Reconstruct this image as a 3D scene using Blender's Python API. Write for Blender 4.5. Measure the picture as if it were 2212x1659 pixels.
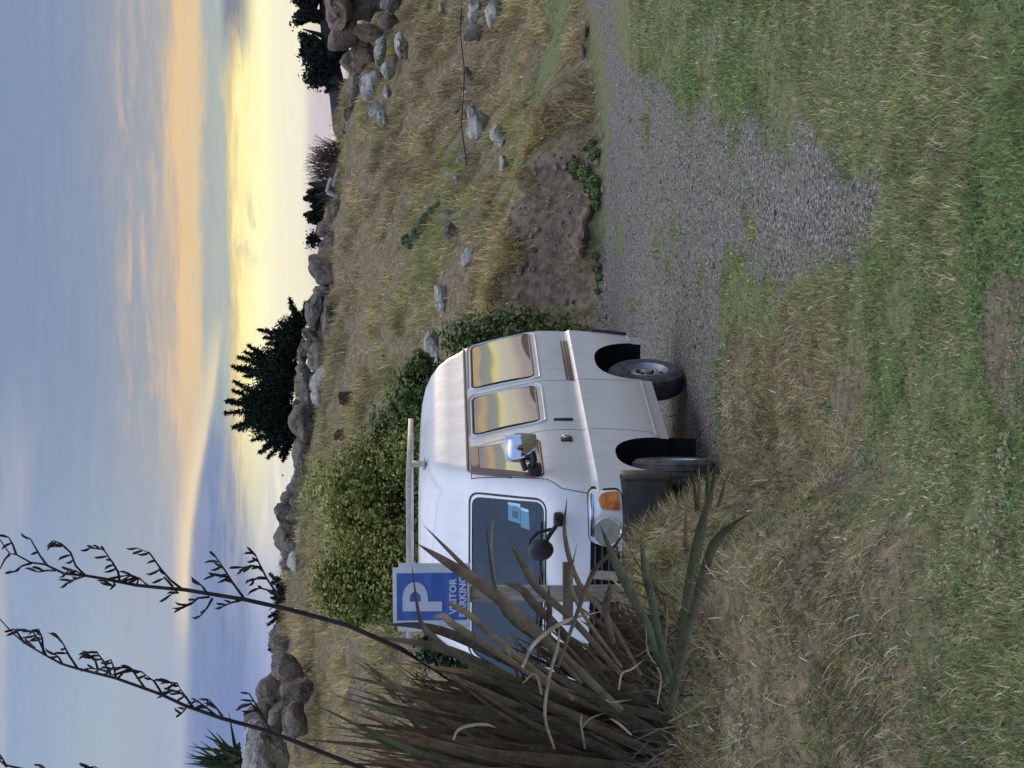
import bpy, bmesh, math, random
import numpy as np
from mathutils import Vector, Matrix, noise as mnoise

R = math.radians
random.seed(7)
rng = np.random.default_rng(11)
scene = bpy.context.scene
col = scene.collection
for o in list(bpy.data.objects):
    bpy.data.objects.remove(o, do_unlink=True)

# ------------------------------------------------------------------ camera
# The phone was held on its side: the picture's left edge is "up" in the world.
HC = 2.0                                  # eye height over the drive
FOC = 4730.0                              # focal length in units of the 2212-wide photo
PITCH = math.atan(156 / FOC)
cam_d = bpy.data.cameras.new('camera')
cam = bpy.data.objects.new('camera', cam_d)
col.objects.link(cam)
cam_d.sensor_fit = 'HORIZONTAL'
cam_d.sensor_width = 36.0
cam_d.lens = 36.0 * FOC / 2212.0
cam_d.clip_start = 0.1
cam_d.clip_end = 5000
fwd = Vector((0, math.cos(PITCH), -math.sin(PITCH)))
upr = Vector((0, math.sin(PITCH), math.cos(PITCH)))     # world "up" seen by the phone
cx, cy, cz = -upr, Vector((1, 0, 0)), -fwd               # image right = down, image top = world right
cam.matrix_world = Matrix((
    (cx.x, cy.x, cz.x, 0.0), (cx.y, cy.y, cz.y, 0.0), (cx.z, cy.z, cz.z, HC), (0, 0, 0, 1)))
scene.camera = cam

# ------------------------------------------------------------------ exposure
scene.render.engine = 'CYCLES'
scene.view_settings.view_transform = 'Standard'
scene.view_settings.look = 'None'
scene.view_settings.exposure = 0.0
scene.view_settings.gamma = 1.0
scene.view_settings.use_curve_mapping = False
scene.cycles.max_bounces = 8
scene.cycles.transparent_max_bounces = 16
scene.cycles.use_denoising = True


def lin(r, g, b, k=1.0):
    def f(c):
        c /= 255.0
        return (c / 12.92 if c <= 0.04045 else ((c + 0.055) / 1.055) ** 2.4) * k
    return (f(r), f(g), f(b), 1.0)


# ------------------------------------------------------------------ node helper
class NT:
    def __init__(self, tree):
        self.t = tree
        tree.nodes.clear()

    def n(self, typ, **kw):
        nd = self.t.nodes.new(typ)
        for k, v in kw.items():
            if k == 'i':
                for a, b in v.items():
                    s = nd.inputs[a]
                    if isinstance(b, bpy.types.NodeSocket):
                        self.t.links.new(b, s)
                    else:
                        s.default_value = b
            else:
                setattr(nd, k, v)
        return nd

    def m(self, op, a, b=None, c=None, clamp=False):
        nd = self.n('ShaderNodeMath', operation=op, use_clamp=clamp)
        for k, v in enumerate((a, b, c)):
            if v is None:
                continue
            if isinstance(v, bpy.types.NodeSocket):
                self.t.links.new(v, nd.inputs[k])
            else:
                nd.inputs[k].default_value = v
        return nd.outputs[0]

    def mix(self, f, a, b, blend='MIX'):
        nd = self.n('ShaderNodeMix', data_type='RGBA', blend_type=blend)
        for s, v in ((nd.inputs[0], f), (nd.inputs[6], a), (nd.inputs[7], b)):
            if isinstance(v, bpy.types.NodeSocket):
                self.t.links.new(v, s)
            else:
                s.default_value = v
        return nd.outputs[2]

    def ss(self, x, lo, hi):
        nd = self.n('ShaderNodeMapRange', interpolation_type='SMOOTHSTEP')
        for s, v in ((0, x), (1, lo), (2, hi)):
            if isinstance(v, bpy.types.NodeSocket):
                self.t.links.new(v, nd.inputs[s])
            else:
                nd.inputs[s].default_value = v
        nd.inputs[3].default_value = 0.0
        nd.inputs[4].default_value = 1.0
        return nd.outputs[0]

    def ramp(self, x, stops, interp='EASE'):
        nd = self.n('ShaderNodeValToRGB')
        cr = nd.color_ramp
        cr.interpolation = interp
        while len(cr.elements) > 1:
            cr.elements.remove(cr.elements[-1])
        cr.elements[0].position = stops[0][0]
        cr.elements[0].color = stops[0][1]
        for p, c in stops[1:]:
            e = cr.elements.new(p)
            e.color = c
        self.t.links.new(x, nd.inputs[0])
        return nd.outputs[0]

    def noise(self, vec, scale, detail=4, rough=0.55, dist=0.0, dim='3D'):
        nd = self.n('ShaderNodeTexNoise', noise_dimensions=dim)
        if vec is not None:
            self.t.links.new(vec, nd.inputs['Vector'])
        nd.inputs['Scale'].default_value = scale
        nd.inputs['Detail'].default_value = detail
        nd.inputs['Roughness'].default_value = rough
        nd.inputs['Distortion'].default_value = dist
        return nd.outputs[0]

    def link(self, a, b):
        self.t.links.new(a, b)


# ------------------------------------------------------------------ sky (dusk, banded clouds, glow low on the right)
SUN_AZ = R(14)            # clockwise from the view direction
SUN_EL = R(5)
world = bpy.data.worlds.new('World')
scene.world = world
world.use_nodes = True
w = NT(world.node_tree)
tc = w.n('ShaderNodeTexCoord')
sep = w.n('ShaderNodeSeparateXYZ', i={0: tc.outputs['Generated']})
dx, dy, dz = sep.outputs
el = w.m('ARCSINE', dz)
az = w.m('ARCTAN2', dx, dy)
# stretched coordinates: clouds are long flat streaks
cmb = w.n('ShaderNodeCombineXYZ', i={0: dx, 1: dy, 2: w.m('MULTIPLY', dz, 9.0)})
vec = cmb.outputs[0]
n_wide = w.noise(vec, 3.2, 5, 0.55, 0.3)
n_fine = w.noise(vec, 11.0, 6, 0.62, 0.5)
cmb2 = w.n('ShaderNodeCombineXYZ', i={0: dx, 1: dy, 2: w.m('MULTIPLY', dz, 3.5)})
n_puff = w.noise(cmb2.outputs[0], 26.0, 6, 0.6, 0.4)
V0 = w.m('MULTIPLY_ADD', el, -4730.0, 950.0)          # elevation on the scale of the photo's rows
U0 = w.m('MULTIPLY_ADD', az, 4730.0, 829.5)
V = w.m('ADD', V0, w.m('MULTIPLY', w.m('SUBTRACT', n_wide, 0.5), 95.0))
n_fib = w.noise(vec, 34.0, 6, 0.66, 0.6)
V = w.m('ADD', V, w.m('MULTIPLY', w.m('SUBTRACT', n_fine, 0.5), 78.0))
V = w.m('ADD', V, w.m('MULTIPLY', w.m('SUBTRACT', n_fib, 0.5), 44.0))
Vn = w.m('DIVIDE', V, 1000.0)


def st(v, *rgb, k=1.0):
    return (v / 1000.0, lin(*rgb, k))


right = w.ramp(Vn, [st(0, 128, 147, 178), st(90, 132, 149, 178), st(190, 139, 152, 178), st(270, 150, 160, 175),
                    st(345, 164, 168, 174), st(378, 192, 180, 166), st(402, 232, 198, 154), st(432, 224, 200, 162),
                    st(452, 172, 180, 180), st(488, 180, 187, 178), st(508, 228, 205, 150), st(528, 255, 240, 174, k=1.08),
                    st(560, 255, 247, 198, k=1.06), st(595, 251, 242, 212), st(660, 242, 238, 213), st(735, 238, 226, 206),
                    st(790, 205, 190, 190), st(930, 180, 175, 185)], 'LINEAR')
left = w.ramp(Vn, [st(0, 142, 162, 194), st(120, 152, 170, 194), st(230, 163, 177, 193), st(320, 163, 174, 192),
                   st(400, 158, 173, 198), st(450, 140, 157, 196), st(520, 126, 146, 190), st(590, 146, 160, 203),
                   st(650, 178, 184, 214), st(760, 198, 196, 210), st(930, 180, 180, 195)], 'LINEAR')
fr = w.ss(U0, 120.0, 980.0)
base = w.mix(fr, left, right)
# pinkish broken streaks above the orange band
pk = w.m('MULTIPLY', w.ss(V0, 235.0, 300.0), w.m('SUBTRACT', 1.0, w.ss(V0, 345.0, 385.0)))
n_str = w.noise(w.n('ShaderNodeCombineXYZ', i={0: dx, 1: dy, 2: w.m('MULTIPLY', dz, 7.0)}).outputs[0], 19.0, 7, 0.66, 0.5)
pk = w.m('MULTIPLY', pk, w.ss(n_str, 0.43, 0.66))
pk = w.m('MULTIPLY', pk, w.ss(U0, 500.0, 900.0))
base = w.mix(w.m('MULTIPLY', pk, 0.8), base, lin(216, 186, 166))
# pale high streaks on the left
ps = w.m('MULTIPLY', w.ss(n_wide, 0.50, 0.68), w.m('SUBTRACT', 1.0, w.ss(U0, 500.0, 1000.0)))
ps = w.m('MULTIPLY', ps, w.m('SUBTRACT', 1.0, w.ss(V0, 380.0, 460.0)))
base = w.mix(w.m('MULTIPLY', ps, 0.55), base, lin(196, 190, 192))
# slate wedge of cloud with a lit upper rim
Uw = w.m('ADD', U0, w.m('MULTIPLY', w.m('SUBTRACT', n_fine, 0.5), 90.0))
Vw = w.m('ADD', V0, w.m('MULTIPLY', w.m('SUBTRACT', n_wide, 0.5), 26.0))
top = w.m('MULTIPLY_ADD', w.ss(Uw, 420.0, 1030.0), 72.0, 415.0)
bot = w.m('MULTIPLY_ADD', w.ss(Uw, 350.0, 1010.0), -92.0, 575.0)
d1 = w.m('SUBTRACT', Vw, top)
rim = w.m('MULTIPLY', w.ss(d1, -42.0, -6.0), w.m('SUBTRACT', 1.0, w.ss(d1, -6.0, 8.0)))
rim = w.m('MULTIPLY', rim, w.m('MULTIPLY', w.ss(Uw, 200.0, 420.0), w.m('SUBTRACT', 1.0, w.ss(Uw, 850.0, 1010.0))))
base = w.mix(w.m('MULTIPLY', rim, 0.8), base, lin(238, 219, 184))
wedge = w.m('MULTIPLY', w.ss(d1, -8.0, 16.0), w.m('SUBTRACT', 1.0, w.ss(Vw, w.m('SUBTRACT', bot, 55.0), bot)))
wedge = w.m('MULTIPLY', wedge, w.m('SUBTRACT', 1.0, w.ss(Uw, 900.0, 1010.0)))
wedge = w.m('MULTIPLY', wedge, w.ss(Uw, -700.0, -100.0))
wedge = w.m('MULTIPLY', wedge, w.m('MULTIPLY_ADD', w.ss(n_fib, 0.3, 0.62), -0.35, 1.0))
base = w.mix(w.m('MULTIPLY', wedge, 0.9), base, lin(118, 136, 176))
# bright ragged gap low behind the tree
gp = w.m('MULTIPLY', w.ss(Vw, 540.0, 585.0), w.m('MULTIPLY', w.ss(Uw, 420.0, 620.0), w.m('SUBTRACT', 1.0, w.ss(Uw, 820.0, 1000.0))))
base = w.mix(w.m('MULTIPLY', gp, w.ss(n_fine, 0.42, 0.60)), base, lin(250, 240, 218))
# grey puffs in the glow
gy = w.m('MULTIPLY', w.ss(V0, 480.0, 520.0), w.m('SUBTRACT', 1.0, w.ss(V0, 560.0, 600.0)))
gy = w.m('MULTIPLY', gy, w.ss(n_puff, 0.53, 0.66))
gy = w.m('MULTIPLY', gy, w.m('MULTIPLY', w.ss(U0, 700.0, 900.0), w.m('SUBTRACT', 1.0, w.ss(U0, 1150.0, 1300.0))))
base = w.mix(w.m('MULTIPLY', gy, 0.55), base, lin(170, 165, 160))
# blue-grey cloud at the upper right of the glow
dk = w.m('MULTIPLY', w.ss(Vw, 478.0, 500.0), w.m('SUBTRACT', 1.0, w.ss(Vw, 520.0, 570.0)))
dk = w.m('MULTIPLY', dk, w.ss(w.m('ADD', Uw, w.m('MULTIPLY', w.m('SUBTRACT', n_fib, 0.5), 260.0)), 1480.0, 1640.0))
dk = w.m('MULTIPLY', dk, w.m('SUBTRACT', 1.0, w.ss(Uw, 2100.0, 2500.0)))
base = w.mix(w.m('MULTIPLY', dk, 0.9), base, lin(116, 128, 152))
# low lavender bank on the horizon
lv = w.m('MULTIPLY', w.ss(Vw, 655.0, 690.0), w.m('MULTIPLY', w.ss(U0, 1000.0, 1150.0), w.m('SUBTRACT', 1.0, w.ss(U0, 1500.0, 1650.0))))
base = w.mix(w.m('MULTIPLY', lv, w.ss(n_fine, 0.36, 0.5)), base, lin(208, 196, 202))
fibm = w.m('MULTIPLY_ADD', w.m('SUBTRACT', n_fib, 0.5), 0.22, 1.0)
fc = w.n('ShaderNodeCombineColor', i={0: fibm, 1: fibm, 2: fibm})
base = w.mix(0.7, base, fc.outputs[0], 'MULTIPLY')
# away from the frame: higher and behind, a blue-lavender dusk dome brightened to light the scene
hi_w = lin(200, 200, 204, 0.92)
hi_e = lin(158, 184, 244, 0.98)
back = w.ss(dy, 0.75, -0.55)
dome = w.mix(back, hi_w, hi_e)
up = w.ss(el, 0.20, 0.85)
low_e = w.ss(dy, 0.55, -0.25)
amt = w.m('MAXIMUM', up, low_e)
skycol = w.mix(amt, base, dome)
skycol = w.mix(w.ss(el, 0.45, 1.2), skycol, lin(203, 209, 227, 2.3))  # overhead raised above a real dusk zenith to lift the ground
nish = w.n('ShaderNodeTexSky', sky_type='NISHITA', sun_disc=False, sun_elevation=SUN_EL, sun_rotation=SUN_AZ)
nk = w.m('MULTIPLY', w.ss(el, 0.25, 0.9), 0.05)
skycol = w.mix(nk, skycol, nish.outputs[0], 'ADD')
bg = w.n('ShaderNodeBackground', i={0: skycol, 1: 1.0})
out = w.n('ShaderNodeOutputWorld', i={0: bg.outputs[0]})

sun_d = bpy.data.lights.new('sun', 'SUN')
sun = bpy.data.objects.new('sun', sun_d)
col.objects.link(sun)
sun_d.energy = 0.6
sun_d.angle = R(10)
sun_d.color = (1.0, 0.78, 0.5)
sd = Vector((math.sin(R(20)) * math.cos(R(8)), math.cos(R(20)) * math.cos(R(8)), math.sin(R(8))))
sun.rotation_euler = (-sd).to_track_quat('-Z', 'Y').to_euler()
sun.location = (20, 30, 12)


# ------------------------------------------------------------------ geometry helpers
def tag(o, label=None, cat=None, group=None, kind=None):
    if label:
        o['label'] = label
    if cat:
        o['category'] = cat
    if group:
        o['group'] = group
    if kind:
        o['kind'] = kind
    return o


def empty(name, loc=(0, 0, 0), rz=0.0):
    o = bpy.data.objects.new(name, None)
    col.objects.link(o)
    o.location = loc
    o.rotation_euler = (0, 0, rz)
    o.empty_display_size = 0.2
    return o


def link(name, me, mat=None, parent=None):
    o = bpy.data.objects.new(name, me)
    col.objects.link(o)
    if mat is not None and len(me.materials) == 0:
        me.materials.append(mat)
    if parent is not None:
        o.parent = parent
    return o


def tri_mesh(name, verts, tris, colors=None, smooth=False):
    me = bpy.data.meshes.new(name)
    verts = np.asarray(verts, dtype=np.float32).reshape(-1, 3)
    tris = np.asarray(tris, dtype=np.int32).reshape(-1, 3)
    me.vertices.add(len(verts))
    me.vertices.foreach_set('co', verts.ravel())
    me.loops.add(len(tris) * 3)
    me.loops.foreach_set('vertex_index', tris.ravel())
    me.polygons.add(len(tris))
    me.polygons.foreach_set('loop_start', np.arange(0, len(tris) * 3, 3, dtype=np.int32))
    me.polygons.foreach_set('loop_total', np.full(len(tris), 3, dtype=np.int32))
    if smooth:
        me.polygons.foreach_set('use_smooth', np.ones(len(tris), dtype=bool))
    if colors is not None:
        at = me.color_attributes.new('Col', 'FLOAT_COLOR', 'POINT')
        c = np.ones((len(verts), 4), dtype=np.float32)
        c[:, :3] = colors
        at.data.foreach_set('color', c.ravel())
    me.update(calc_edges=True)
    me.validate()
    return me


class MB:
    """collects simple solids into one mesh"""

    def __init__(self):
        self.v, self.f = [], []

    def add(self, vs, fs):
        b = len(self.v)
        self.v += [tuple(p) for p in vs]
        self.f += [tuple(i + b for i in f) for f in fs]

    def box(self, c, s, rot=None, bev=0.0):
        hx, hy, hz = s[0] / 2, s[1] / 2, s[2] / 2
        if bev > 0:
            b = min(bev, hx * .9, hy * .9, hz * .9)
            bm = bmesh.new()
            bmesh.ops.create_cube(bm, size=1.0)
            for vv in bm.verts:
                vv.co = Vector((vv.co.x * s[0], vv.co.y * s[1], vv.co.z * s[2]))
            bmesh.ops.bevel(bm, geom=bm.edges[:], offset=b, segments=2, affect='EDGES', profile=0.5)
            bm.verts.ensure_lookup_table()
            vs = [vv.co.copy() for vv in bm.verts]
            fs = [[vv.index for vv in ff.verts] for ff in bm.faces]
            bm.free()
        else:
            vs = [Vector((x, y, z)) for x in (-hx, hx) for y in (-hy, hy) for z in (-hz, hz)]
            fs = [(0, 1, 3, 2), (4, 6, 7, 5), (0, 4, 5, 1), (2, 3, 7, 6), (0, 2, 6, 4), (1, 5, 7, 3)]
        if rot is not None:
            vs = [rot @ p for p in vs]
        self.add([p + Vector(c) for p in vs], fs)

    def tube(self, pts, rad, n=8, cap=True):
        pts = [Vector(p) for p in pts]
        k = len(pts)
        if not hasattr(rad, '__len__'):
            rad = [rad] * k
        vs, fs = [], []
        ref = Vector((0.31, 0.17, 0.93))
        for i, p in enumerate(pts):
            t = (pts[min(i + 1, k - 1)] - pts[max(i - 1, 0)]).normalized()
            if abs(t.dot(ref)) > 0.95:
                ref = Vector((0.9, 0.2, 0.1))
            a = t.cross(ref).normalized()
            b = t.cross(a)
            for j in range(n):
                an = 2 * math.pi * j / n
                vs.append(p + (a * math.cos(an) + b * math.sin(an)) * rad[i])
        for i in range(k - 1):
            for j in range(n):
                j2 = (j + 1) % n
                fs.append((i * n + j, i * n + j2, (i + 1) * n + j2, (i + 1) * n + j))
        if cap:
            fs.append(tuple(range(n - 1, -1, -1)))
            fs.append(tuple((k - 1) * n + j for j in range(n)))
        self.add(vs, fs)

    def lathe(self, prof, n=28, axis='x'):
        """prof: (along axis, radius)"""
        vs, fs = [], []
        k = len(prof)
        for a, r_ in prof:
            for j in range(n):
                an = 2 * math.pi * j / n
                vs.append((a, r_ * math.cos(an), r_ * math.sin(an)))
        for i in range(k - 1):
            for j in range(n):
                j2 = (j + 1) % n
                fs.append((i * n + j, i * n + j2, (i + 1) * n + j2, (i + 1) * n + j))
        self.add(vs, fs)

    def mesh(self, name, smooth=False, angle=None):
        me = bpy.data.meshes.new(name)
        me.from_pydata(self.v, [], self.f)
        if smooth:
            me.polygons.foreach_set('use_smooth', np.ones(len(me.polygons), dtype=bool))
            if angle is not None:
                me.set_sharp_from_angle(angle=R(angle))
        me.update()
        return me

    def build(self, name, mat, parent=None, smooth=False, angle=40):
        return link(name, self.mesh(name, smooth, angle if smooth else None), mat, parent)


# numpy value noise
def _hash(ix, iy, seed):
    h = (ix.astype(np.int64) * 374761393 + iy.astype(np.int64) * 668265263 + seed * 974634541) & 0xFFFFFFFF
    h = ((h ^ (h >> 13)) * 1274126177) & 0xFFFFFFFF
    return ((h ^ (h >> 16)) & 0xFFFF) / 65535.0


def vnoise(x, y, seed=0):
    x = np.asarray(x, float)
    y = np.asarray(y, float)
    ix, iy = np.floor(x), np.floor(y)
    fx, fy = x - ix, y - iy
    fx, fy = fx * fx * (3 - 2 * fx), fy * fy * (3 - 2 * fy)
    a, b = _hash(ix, iy, seed), _hash(ix + 1, iy, seed)
    c, d = _hash(ix, iy + 1, seed), _hash(ix + 1, iy + 1, seed)
    return (a * (1 - fx) + b * fx) * (1 - fy) + (c * (1 - fx) + d * fx) * fy


def fbm(x, y, seed=0, oct_=4, gain=0.5):
    s, a, t = 0, 1.0, 0
    for k in range(oct_):
        s = s + a * vnoise(np.asarray(x) * 2 ** k, np.asarray(y) * 2 ** k, seed + k * 17)
        t += a
        a *= gain
    return s / t


def sstep(x, a, b):
    t = np.clip((np.asarray(x, float) - a) / (b - a), 0, 1)
    return t * t * (3 - 2 * t)


# ------------------------------------------------------------------ terrain shape (metres, world axes)
RID_X = np.array([-60, -25, -14, -9.0, -7.6, -6.0, -3.4, -1.4, 0.7, 2.9, 4.5, 6.0, 7.1, 8.8, 14, 24, 60])
RID_Z = np.array([4.0, 5.2, 5.9, 5.95, 5.75, 5.52, 5.3, 5.0, 4.62, 4.42, 4.32, 4.14, 3.82, 3.4, 2.2, 1.9, 1.0])
FOOT_X = np.array([-60, -8, -3, 0, 0.7, 2.0, 2.9, 4.5, 5.5, 8, 60])
FOOT_Y = np.array([24, 24.5, 25, 25.6, 26.2, 26.5, 26.7, 28.6, 30.0, 32, 40.0])
BNK_X = np.array([-60, 1.4, 2.2, 3.0, 3.8, 4.6, 5.4, 8, 60])
BNK_H = np.array([1.25, 1.25, 1.08, 0.85, 0.62, 0.36, 0.14, 0.0, 0.0])
RIDGE_Y = 50.0


def zt(X, Y):
    X = np.asarray(X, float)
    Y = np.asarray(Y, float)
    foot = np.interp(X, FOOT_X, FOOT_Y) + 0.5 * (fbm(X * 0.7, X * 0 + 3.3, 5) - 0.5)
    hb = np.interp(X, BNK_X, BNK_H)
    zr = np.interp(X, RID_X, RID_Z)
    d = Y - foot
    wid = 1.05 + 0.9 * sstep(X, 3.0, 6.0)
    bank = hb * (0.25 * np.clip(d / wid, 0, 1) + 0.75 * sstep(d, 0.05, wid))
    bench = 0.6 + 3.0 * sstep(X, 1.8, 3.2)
    t = np.clip((d - wid - bench) / np.maximum(RIDGE_Y - foot - wid - bench, 1), 0, 1)
    hill = (zr - hb) * (0.75 * t + 0.25 * t * t * (3 - 2 * t)) + 0.05 * np.clip(d - wid, 0, bench)
    z = np.where(d > 0, bank + hill, 0.0)
    beyond = np.clip(Y - RIDGE_Y - 1.0, 0, None)
    z = z - np.minimum(beyond * 0.16, 7.0)
    rough = sstep(d, 0.2, 1.6) * (0.4 + 0.6 * sstep(Y, 30, 36))
    z = z + rough * (0.34 * (fbm(X * 0.9, Y * 0.45, 21, 4) - 0.5) + 0.12 * (vnoise(X * 3.1, Y * 1.7, 9) - 0.5))
    z = z + sstep(d, 0.05, 0.5) * (1 - sstep(d, 1.1, 1.8)) * 0.42 * (fbm(X * 1.9, Y * 2.4, 31, 4) - 0.5)
    # grassy mound on the left in front of the van
    mx = 1 - sstep(X + 0.18 * (fbm(Y * 1.1, Y * 0, 3) - .5) * 2, -0.98, -0.40)
    my = sstep(Y, 7.0, 12.0) * (1 - sstep(Y, 12.5, 14.6))
    m = mx * my
    scx = X + 0.10 * (fbm(Y * 2.2, Y * 0, 47, 3) - .5) * 2 - 0.03 * (12 - Y)
    z = z + 0.15 * (1 - sstep(scx, -0.57, -0.45)) * sstep(Y, 8.4, 9.8) * (1 - sstep(Y, 13.4, 14.4))
    z = z + 0.70 * m + m * 0.22 * (fbm(X * 2.0, Y * 2.0, 41, 3) - 0.5)
    z = z + np.where(Y < 24, 0.085 * np.clip(m * 1.6 + 0.2, 0, 1) * (fbm(X * 5.0, Y * 4.0, 45, 2) - 0.5), 0)
    # lawn unevenness
    near = (1 - sstep(Y, 13, 19)) * (1 - 0.0 * m)
    z = z + near * 0.055 * (fbm(X * 1.3, Y * 1.1, 51, 3) - 0.5)
    z = np.where(Y < 5.5, z - 0.03 * (5.5 - Y), z)
    return z


def ray(u, v):
    x, y = (u - 829.5) / FOC, (1106 - v) / FOC
    return np.array([x, math.cos(PITCH) + y * math.sin(PITCH), -math.sin(PITCH) + y * math.cos(PITCH)])


def at(u, v, Y):
    """a pixel of the photo (upright, u right, v down) taken back to a point at depth Y"""
    d = ray(u, v)
    t = Y / d[1]
    return Vector((d[0] * t, Y, HC + d[2] * t))


def hit(u, v, y0=6.0, y1=52.0):
    """first point of the terrain seen in that direction"""
    d = ray(u, v)
    Ys = np.arange(y0, y1, 0.05)
    z = HC + d[2] * Ys / d[1]
    g = zt(d[0] * Ys / d[1], Ys)
    k = np.argmax(z <= g)
    if z[k] > g[k]:
        k = len(Ys) - 3
    return Vector((d[0] * Ys[k] / d[1], Ys[k], float(g[k])))


def flat_xy(pts, Z=0.0):
    """(y_photo, x_photo) outline on the drive's level -> world XY"""
    o = []
    for yp, xp in pts:
        d = ray(1659 - yp, xp)
        t = (Z - HC) / d[2]
        o.append((d[0] * t, d[1] * t))
    return np.array(o)


def poly_sd(px, py, poly):
    """signed distance to a polygon (positive inside)"""
    n = len(poly)
    ins = np.zeros(px.shape, bool)
    dm = np.full(px.shape, 1e9)
    for i in range(n):
        x1, y1 = poly[i]
        x2, y2 = poly[(i + 1) % n]
        c = ((y1 > py) != (y2 > py)) & (px < (x2 - x1) * (py - y1) / ((y2 - y1) if y2 != y1 else 1e-9) + x1)
        ins ^= c
        ex, ey = x2 - x1, y2 - y1
        t = np.clip(((px - x1) * ex + (py - y1) * ey) / (ex * ex + ey * ey + 1e-12), 0, 1)
        dm = np.minimum(dm, np.hypot(px - x1 - t * ex, py - y1 - t * ey))
    return np.where(ins, dm, -dm)


GRAVEL = flat_xy([(-900, 1235), (0, 1256), (90, 1290), (200, 1312), (700, 1302), (1500, 1300), (1700, 1420), (1600, 1640),
                  (1040, 1600), (960, 1562), (880, 1556), (650, 1558), (575, 1600), (600, 1680), (580, 1800), (510, 1890),
                  (400, 1900), (310, 1860), (255, 1770), (250, 1650), (245, 1570), (210, 1470), (165, 1395), (70, 1338), (0, 1322), (-900, 1300)])
STRIPS = [flat_xy(p) for p in ([(545, 1560), (840, 1556), (840, 1592), (560, 1612)], [(440, 1606), (530, 1612), (540, 1640), (450, 1634)],
                               [(500, 1416), (545, 1416), (545, 1424), (500, 1424)], [(470, 1332), (560, 1332), (560, 1346), (470, 1346)],
                               [(240, 1385), (300, 1390), (300, 1404), (240, 1402)])]
SOIL = [flat_xy(p) for p in ([(560, 2160), (700, 2100), (850, 2100), (960, 2150), (990, 2300), (560, 2320)],
                             [(880, 1790), (990, 1800), (1000, 1840), (890, 1850)])]


def zones(X, Y):
    """ground cover weights at world positions: gravel, soil, straw"""
    jx = X + 0.55 * (fbm(X * 1.1, Y * 0.55, 61, 4) - 0.5)
    jy = Y + 1.5 * (fbm(X * 1.4, Y * 0.7, 71, 4) - 0.5)
    g = sstep(poly_sd(jx, jy, GRAVEL) + 0.5 * (fbm(X * 3.5, Y * 2.2, 65, 3) - 0.5), -0.22, 0.34)
    for s in STRIPS:
        g = g * (1 - 0.9 * sstep(poly_sd(X + 0.2 * (vnoise(X * 5, Y * 2, 4) - .5), Y, s), -0.05, 0.08))
    g = g * (1 - 0.5 * sstep(fbm(X * 2.4, Y * 1.2, 81, 3), 0.63, 0.74) * sstep(X, 0.2, 0.8))
    so = 0
    for s in SOIL:
        so = np.maximum(so, sstep(poly_sd(jx, Y + 0.3 * (fbm(X * 2, Y * 2, 91) - .5), s), -0.06, 0.12))
    scx = X + 0.10 * (fbm(Y * 2.2, Y * 0, 47, 3) - .5) * 2 - 0.03 * (12 - Y)
    so = np.maximum(so, 0.75 * sstep(fbm(X * 4, Y * 3, 49, 3), .38, .58) * sstep(scx, -0.62, -0.53) * (1 - sstep(scx, -0.46, -0.38)) * sstep(Y, 8.9, 9.8) * (1 - sstep(Y, 12.6, 13.4)))
    foot = np.interp(X, FOOT_X, FOOT_Y)
    d = Y - foot
    hill = sstep(d, 0.05, 0.3)
    bankdirt = hill * (1 - sstep(d + 0.7 * (fbm(X * 1.6, Y * 0, 19, 3) - .5), 0.75, 1.05)) * (1 - sstep(X, 2.3, 3.4)) * sstep(fbm(X * 0.9, Y * 1.5, 13, 3), 0.30, 0.45)
    bankdirt = np.maximum(bankdirt, hill * sstep(fbm(X * 0.55, Y * 0.5, 15, 4), 0.60, 0.67) * 0.75 * (1 - sstep(X, 3.0, 4.0)))
    m = (1 - sstep(X, -1.1, -0.05)) * sstep(Y + 1.2 * (fbm(X * .8, Y * .8, 27) - .5), 7.3, 8.9) * (1 - sstep(Y, 14.3, 15.2))
    straw = np.maximum(m, 0.85 * sstep(-X + 0.9 * (fbm(X * 1.5, Y * .8, 23) - .5), -0.75, 0.05) * sstep(Y, 9.6, 10.8) * (1 - sstep(Y, 15.0, 15.8)))
    bench_green = sstep(X, 1.5, 3.2) * sstep(d, 0.9, 1.5) * (1 - sstep(d, 3.6, 5.2)) + sstep(X, 5.0, 6.2) * (1 - sstep(d, 3.6, 5.2)) * hill
    bench_green = np.clip(bench_green, 0, 1)
    straw = np.maximum(straw, hill * (1 - bench_green))
    return g * (1 - hill), np.maximum(so, bankdirt), np.clip(straw, 0, 1)


# ------------------------------------------------------------------ materials
def principled(name, base, rough=0.5, metal=0.0, ior=1.5, spec=0.5, coat=0.0, emit=None):
    m_ = bpy.data.materials.new(name)
    m_.use_nodes = True
    t = NT(m_.node_tree)
    p = t.n('ShaderNodeBsdfPrincipled')
    p.inputs['Base Color'].default_value = base if len(base) == 4 else (*base, 1)
    p.inputs['Roughness'].default_value = rough
    p.inputs['Metallic'].default_value = metal
    p.inputs['IOR'].default_value = ior
    p.inputs['Specular IOR Level'].default_value = spec
    p.inputs['Coat Weight'].default_value = coat
    p.inputs['Coat Roughness'].default_value = 0.03
    o = t.n('ShaderNodeOutputMaterial', i={0: p.outputs[0]})
    return m_, t, p


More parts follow.
